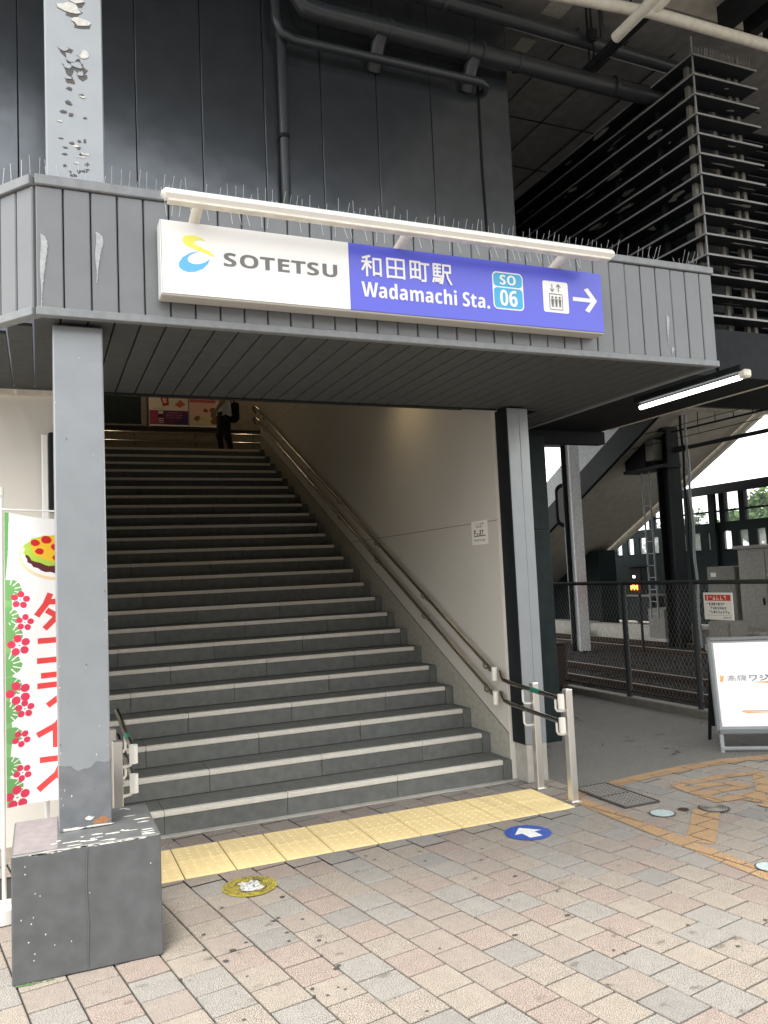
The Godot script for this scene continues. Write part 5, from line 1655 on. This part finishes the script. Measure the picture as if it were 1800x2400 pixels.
# ---------------------------------------------------------------- hall at the head of the stairs
func build_upper_hall() -> void:
	var fy := RISE * 24
	var h := thing("upper_hall", "dim hall with brown walls at the head of the staircase", "hall")
	structure(h)
	slab("floor", Vector3(-6, fy - .2, -7.70), Vector3(3, fy - .002, -10.7), M.step, h)
	slab("back_wall", Vector3(-6, fy, -10.5), Vector3(3, 6.6, -10.7), M.brown_wall, h)
	slab("side_wall", Vector3(-6.1, fy, -7.6), Vector3(-6, 6.6, -10.7), M.beige, h)
	slab("side_wall", Vector3(3, fy, -7.6), Vector3(3.1, 6.6, -10.7), M.beige, h)
	slab("stair_head_wall", Vector3(.40, fy, -7.45), Vector3(3, 6.6, -7.6), M.beige, h)
	slab("stair_head_wall", Vector3(-6, fy, -7.45), Vector3(-3.4, 6.6, -7.6), M.beige, h)
	slab("ceiling", Vector3(-6, 6.5, -7.3), Vector3(3, 6.6, -10.7), M.ceiling_dark, h)
	slab("dado_strip", Vector3(-6, 4.73, -10.49), Vector3(3, 4.76, -10.46), M.brown, h)
	var hr := thing("handrail", "pair of bright metal handrails along the back wall of the upper hall", "handrail")
	for y in [4.655, 4.485]:
		put("rail", tube([Vector3(-5.8, y, -10.39), Vector3(2.8, y, -10.39)], .02, 12), M.rail, hr)
		for k in 7:
			put("bracket", tube([Vector3(-5.2 + 1.17 * k, y - .02, -10.39), Vector3(-5.2 + 1.17 * k, y - .06, -10.40), Vector3(-5.2 + 1.17 * k, y - .06, -10.5)], .01, 8), M.rail_dark, hr)
	# dark notice board and posters
	var nb := thing("notice_board", "dark framed notice board on the back wall left of the posters", "notice board", Vector3(-2.5, 4.82, -10.49))
	slab("board", Vector3(-1.6, 0, 0), Vector3(.95, .56, .03), M.steel_green, nb)
	slab("frame_post", Vector3(.95, -.03, 0), Vector3(1.05, 1.2, .04), M.cabinet_dark, nb)
	slab("top_strip", Vector3(-1.6, .57, 0), Vector3(.94, .66, .035), M.white_matt, nb)
	slab("frame_rail", Vector3(-1.6, -.03, 0), Vector3(.95, 0, .035), M.cabinet_dark, nb)
	var im := Image.create(256, 200, false, Image.FORMAT_RGB8)
	im.fill(Color(.85, .80, .74))
	fill_poly(im, PackedVector2Array([Vector2(70, 4), Vector2(125, 0), Vector2(130, 60), Vector2(90, 72)]), Color(.62, .12, .18))
	fill_poly(im, PackedVector2Array([Vector2(85, 14), Vector2(112, 12), Vector2(114, 46), Vector2(92, 50)]), Color(.85, .7, .68))
	fill_poly(im, PackedVector2Array([Vector2(165, 60), Vector2(205, 20), Vector2(240, 55), Vector2(200, 78)]), Color(.75, .35, .28))
	small_print(im, 10, 84, 90, 8, Color(.4, .3, .3))
	im.fill_rect(Rect2i(0, 100, 256, 100), Color(.36, .12, .28))
	im.fill_rect(Rect2i(0, 100, 55, 100), Color(.62, .22, .36))
	fill_poly(im, PackedVector2Array([Vector2(150, 200), Vector2(256, 120), Vector2(256, 200)]), Color(.18, .10, .34))
	im.fill_rect(Rect2i(58, 104, 32, 22), Color(.8, .75, .7))
	im.fill_rect(Rect2i(58, 126, 32, 22), Color(.06, .05, .08))
	for k in 3:
		im.fill_rect(Rect2i(58, 155 + 14 * k, 34, 7), Color(.75, .65, .66))
		small_print(im, 108, 112 + 16 * k, 110, 9, Color(.8, .7, .8))
	var p1 := thing("poster", "poster in cream over purple on the back wall of the upper hall", "poster", Vector3(-1.40, 4.80, -10.465))
	put("sheet", box_mesh(Vector3(.76, .60, .006)), M.white_matt, p1, Vector3(.38, .30, 0))
	put("print", sheet(Vector3(.005, .595, .0045), Vector3(.755, .595, .0045), Vector3(.755, .03, .0045), Vector3(.005, .03, .0045)), print_material(im), p1)
	var i2 := Image.create(200, 200, false, Image.FORMAT_RGB8)
	i2.fill(Color(.86, .68, .60))
	i2.fill_rect(Rect2i(0, 14, 200, 22), Color(.72, .35, .34))
	i2.fill_rect(Rect2i(0, 130, 200, 70), Color(.80, .72, .58))
	for q in [[90, 92, 12], [135, 88, 18], [140, 160, 22], [40, 150, 16]]:
		fill_poly(i2, disc_poly(Vector2(q[0], q[1]), q[2], q[2] * 1.3, 9, .3), Color(.5, .3, .22))
	small_print(i2, 20, 150, 70, 9, Color(.5, .4, .35))
	var p2 := thing("poster", "pink poster with small figures behind the walking person", "poster", Vector3(-.625, 4.80, -10.465))
	put("sheet", box_mesh(Vector3(.72, .60, .006)), M.white_matt, p2, Vector3(.36, .30, 0))
	put("print", sheet(Vector3(.005, .595, .0045), Vector3(.715, .595, .0045), Vector3(.715, .03, .0045), Vector3(.005, .03, .0045)), print_material(i2), p2)
	for x in [-2.0, .9]:
		ceiling_lamp(Vector3(x, 6.44, -9.4), "warm tube lamp on the ceiling of the upper hall beyond the dark notice board" if x < 0 else "warm tube lamp on the ceiling of the upper hall beyond the stair wall", 1.2, .22)

# ---------------------------------------------------------------- person
func capsule(p: Vector3, a: Vector3, b: Vector3, ra: float, rb: float) -> float:
	var ab := b - a
	var t := clampf((p - a).dot(ab) / ab.length_squared(), 0.0, 1.0)
	return p.distance_to(a + ab * t) - lerpf(ra, rb, t)

func net(bones: Array, cell: float, k: float, st: SurfaceTool, paint: Callable) -> void:
	var lo := Vector3.ONE * 1e9
	var hi := -lo
	for b in bones:
		var r := Vector3.ONE * (maxf(b[2], b[3]) + cell * 3.0)
		for q in [b[0], b[1]]:
			lo = lo.min(q - r)
			hi = hi.max(q + r)
	var n := Vector3i(((hi - lo) / cell).ceil()) + Vector3i.ONE
	var f := PackedFloat32Array()
	f.resize(n.x * n.y * n.z)
	f.fill(1.0)
	for b in bones:
		var r := Vector3.ONE * (maxf(b[2], b[3]) + cell * 2.0 + k)
		var a0 := Vector3i(((Vector3(b[0]).min(b[1]) - r - lo) / cell).floor()).clamp(Vector3i.ZERO, n - Vector3i.ONE)
		var a1 := Vector3i(((Vector3(b[0]).max(b[1]) + r - lo) / cell).ceil()).clamp(Vector3i.ZERO, n - Vector3i.ONE)
		for z in range(a0.z, a1.z + 1):
			for y in range(a0.y, a1.y + 1):
				for x in range(a0.x, a1.x + 1):
					var d := capsule(lo + Vector3(x, y, z) * cell, b[0], b[1], b[2], b[3])
					var i := (z * n.y + y) * n.x + x
					var e := f[i]
					var h := maxf(k - absf(e - d), 0.0) / k
					f[i] = minf(e, d) - h * h * k * .25
	var vid := {}
	var vs := []
	var off := [0, 1, n.x, n.x + 1, n.x * n.y, n.x * n.y + 1, n.x * n.y + n.x, n.x * n.y + n.x + 1]
	var cor := [Vector3(0, 0, 0), Vector3(1, 0, 0), Vector3(0, 1, 0), Vector3(1, 1, 0), Vector3(0, 0, 1), Vector3(1, 0, 1), Vector3(0, 1, 1), Vector3(1, 1, 1)]
	var edges := [[0, 1], [2, 3], [4, 5], [6, 7], [0, 2], [1, 3], [4, 6], [5, 7], [0, 4], [1, 5], [2, 6], [3, 7]]
	for z in n.z - 1:
		for y in n.y - 1:
			for x in n.x - 1:
				var i := (z * n.y + y) * n.x + x
				var m := 0
				for c in 8:
					if f[i + off[c]] < 0.0:
						m += 1
				if m == 0 or m == 8:
					continue
				var s := Vector3.ZERO
				var cnt := 0
				for e in edges:
					var fa := f[i + off[e[0]]]
					var fb := f[i + off[e[1]]]
					if (fa < 0.0) != (fb < 0.0):
						s += Vector3(cor[e[0]]).lerp(cor[e[1]], fa / (fa - fb))
						cnt += 1
				vid[i] = vs.size()
				var g := Vector3(f[i + 1] - f[i], f[i + n.x] - f[i], f[i + n.x * n.y] - f[i]).normalized()
				vs.append([lo + (Vector3(x, y, z) + s / cnt) * cell, g])
	var step := [1, n.x, n.x * n.y]
	for i in vid.keys():
		for ax in 3:
			var fa := f[i]
			var fb := f[i + step[ax]]
			if (fa < 0.0) == (fb < 0.0):
				continue
			var u: int = step[(ax + 1) % 3]
			var v: int = step[(ax + 2) % 3]
			if not (vid.has(i - u) and vid.has(i - v) and vid.has(i - u - v)):
				continue
			var q := [vs[vid[i]], vs[vid[i - u]], vs[vid[i - u - v]], vs[vid[i - v]]]
			var nn: Vector3 = q[0][1]
			var ids := [0, 1, 2, 0, 2, 3]
			if (Vector3(q[0][0]) - Vector3(q[2][0])).cross(Vector3(q[0][0]) - Vector3(q[1][0])).dot(nn) < 0.0:
				ids = [0, 2, 1, 0, 3, 2]
			for w in ids:
				st.set_normal(q[w][1])
				st.set_color(paint.call(q[w][0]))
				st.add_vertex(q[w][0])

func build_person() -> void:
	var fy := RISE * 24
	var at := Vector3(-.25, fy, -9.0)
	var o := thing("person", "person in white shirt and dark trousers walking at the head of the stairs", "person", at)
	# faces -x/+z a little: walking towards the left, seen from the side front
	var B := []
	var V := func(x: float, y: float, z: float) -> Vector3: return Vector3(x, y, z)
	# legs
	B.append([V.call(-.05, .90, .07), V.call(-.10, .50, .08), .088, .062])
	B.append([V.call(-.10, .50, .08), V.call(-.06, .10, .07), .060, .042])
	B.append([V.call(-.05, .06, .07), V.call(-.19, .035, .09), .042, .034])
	B.append([V.call(.05, .90, -.06), V.call(.08, .50, -.06), .088, .062])
	B.append([V.call(.08, .50, -.06), V.call(.17, .12, -.05), .060, .042])
	B.append([V.call(.17, .08, -.05), V.call(.05, .035, -.05), .042, .034])
	# trunk
	B.append([V.call(0, .93, .05), V.call(0, .93, -.05), .115, .115])
	B.append([V.call(0, .95, .0), V.call(-.01, 1.22, .0), .125, .13])
	B.append([V.call(-.01, 1.25, .07), V.call(-.01, 1.25, -.07), .125, .125])
	B.append([V.call(-.01, 1.38, .13), V.call(-.01, 1.38, -.13), .07, .07])
	B.append([V.call(-.01, 1.40, 0), V.call(-.03, 1.53, 0), .06, .052])
	# arms
	B.append([V.call(-.01, 1.38, .19), V.call(-.06, 1.12, .23), .055, .042])
	B.append([V.call(-.06, 1.12, .23), V.call(-.19, .92, .22), .040, .029])
	B.append([V.call(-.01, 1.38, -.19), V.call(.10, 1.13, -.22), .055, .042])
	B.append([V.call(.10, 1.13, -.22), V.call(.14, .89, -.20), .040, .029])
	var skin := lin(.45, .28, .20)
	var shirt := lin(.72, .71, .68)
	var pants := lin(.018, .02, .03)
	var shoe := lin(.05, .045, .04)
	var hair := lin(.015, .012, .01)
	var paint := func(p: Vector3) -> Color:
		if p.y < .075:
			return shoe.srgb_to_linear()
		if p.y < .93 and absf(p.z) < .165:
			return pants.srgb_to_linear()
		if absf(p.z) > .165 and p.y < 1.17:
			return skin.srgb_to_linear()
		if p.y > 1.45:
			return skin.srgb_to_linear()
		return shirt.srgb_to_linear()
	var st := begin()
	net(B, .016, .05, st, paint)
	# head with nose, brow and ears on a finer grid
	var H := []
	H.append([V.call(-.03, 1.66, 0), V.call(-.04, 1.60, 0), .092, .078])
	H.append([V.call(-.055, 1.585, 0), V.call(-.085, 1.56, 0), .055, .035])
	H.append([V.call(-.122, 1.63, 0), V.call(-.137, 1.605, 0), .012, .015])
	H.append([V.call(-.02, 1.62, .083), V.call(-.02, 1.60, .083), .016, .012])
	H.append([V.call(-.02, 1.62, -.083), V.call(-.02, 1.60, -.083), .016, .012])
	H.append([V.call(-.03, 1.56, 0), V.call(-.025, 1.50, 0), .052, .052])
	H.append([V.call(.0, 1.68, 0), V.call(.02, 1.64, 0), .092, .08])
	var hp := func(p: Vector3) -> Color:
		if p.y > 1.685 or (p.x > -.005 and p.y > 1.575):
			return hair.srgb_to_linear()
		if absf(p.y - 1.64) < .009 and p.x < -.1 and absf(absf(p.z) - .032) < .012:
			return hair.srgb_to_linear()
		if absf(p.y - 1.575) < .006 and p.x < -.1 and absf(p.z) < .024:
			return lin(.3, .1, .09).srgb_to_linear()
		return skin.srgb_to_linear()
	net(H, .007, .02, st, hp)
	# hands
	for q in [[V.call(-.19, .92, .22), Vector3(-.45, -.89, 0)], [V.call(.14, .89, -.20), Vector3(.1, -.99, 0)]]:
		var w: Vector3 = q[0]
		var d: Vector3 = q[1]
		var a := d.cross(Vector3(0, 0, 1)).normalized()
		var F := []
		F.append([w - d * .02, w + d * .03, .026, .026])
		F.append([w + d * .05 + a * .022, w + d * .05 - a * .022, .017, .017])
		var ln := [.062, .075, .070, .055]
		for i in 4:
			var b0: Vector3 = w + d * .065 + a * (.028 - .0185 * i)
			var b1: Vector3 = b0 + d * ln[i] * .55
			var b2: Vector3 = b1 + (d + Vector3(-.4, 0, 0)).normalized() * ln[i] * .5
			F.append([b0, b1, .0088, .0084])
			F.append([b1, b2, .0084, .0078])
		F.append([w + d * .02 + a * .026, w + d * .06 + a * .052, .011, .0095])
		F.append([w + d * .06 + a * .052, w + d * .095 + a * .05, .0095, .0085])
		net(F, .0045, .006, st, func(_p): return skin.srgb_to_linear())
	var pm := StandardMaterial3D.new()
	pm.vertex_color_use_as_albedo = true
	pm.roughness = .8
	put("body", st.commit(), pm, o)
	# shirt tail hangs loose over the trousers
	var hs := begin()
	var ring := 28
	for i in ring:
		var a0 := TAU * i / ring
		var a1 := TAU * (i + 1) / ring
		var f := func(a: float, y: float, e: float) -> Vector3: return Vector3(cos(a) * (.137 + e), y, sin(a) * (.172 + e))
		var w0 := .012 * sin(a0 * 5.0)
		var w1 := .012 * sin(a1 * 5.0)
		var p := [f.call(a0, 1.12, -.004), f.call(a1, 1.12, -.004), f.call(a1, .86 + w1, .014 + w1), f.call(a0, .86 + w0, .014 + w0)]
		face(hs, p, Vector3(cos((a0 + a1) * .5), 0, sin((a0 + a1) * .5)))
	put("shirt_tail", hs.commit(), M.white_matt, o)
	var bg := thing("shoulder_bag", "black shoulder bag hanging at the walking person's side", "bag", at + Vector3(.19, .78, -.02))
	put("bag", box_mesh(Vector3(.14, .36, .26), .035), M.black, bg, Vector3(.02, .18, 0))
	put("strap", tube([Vector3(0, .35, .1), Vector3(-.14, .62, .16), Vector3(-.2, .68, .0), Vector3(-.14, .60, -.15), Vector3(.0, .35, -.1)], .012, 6), M.black, bg)
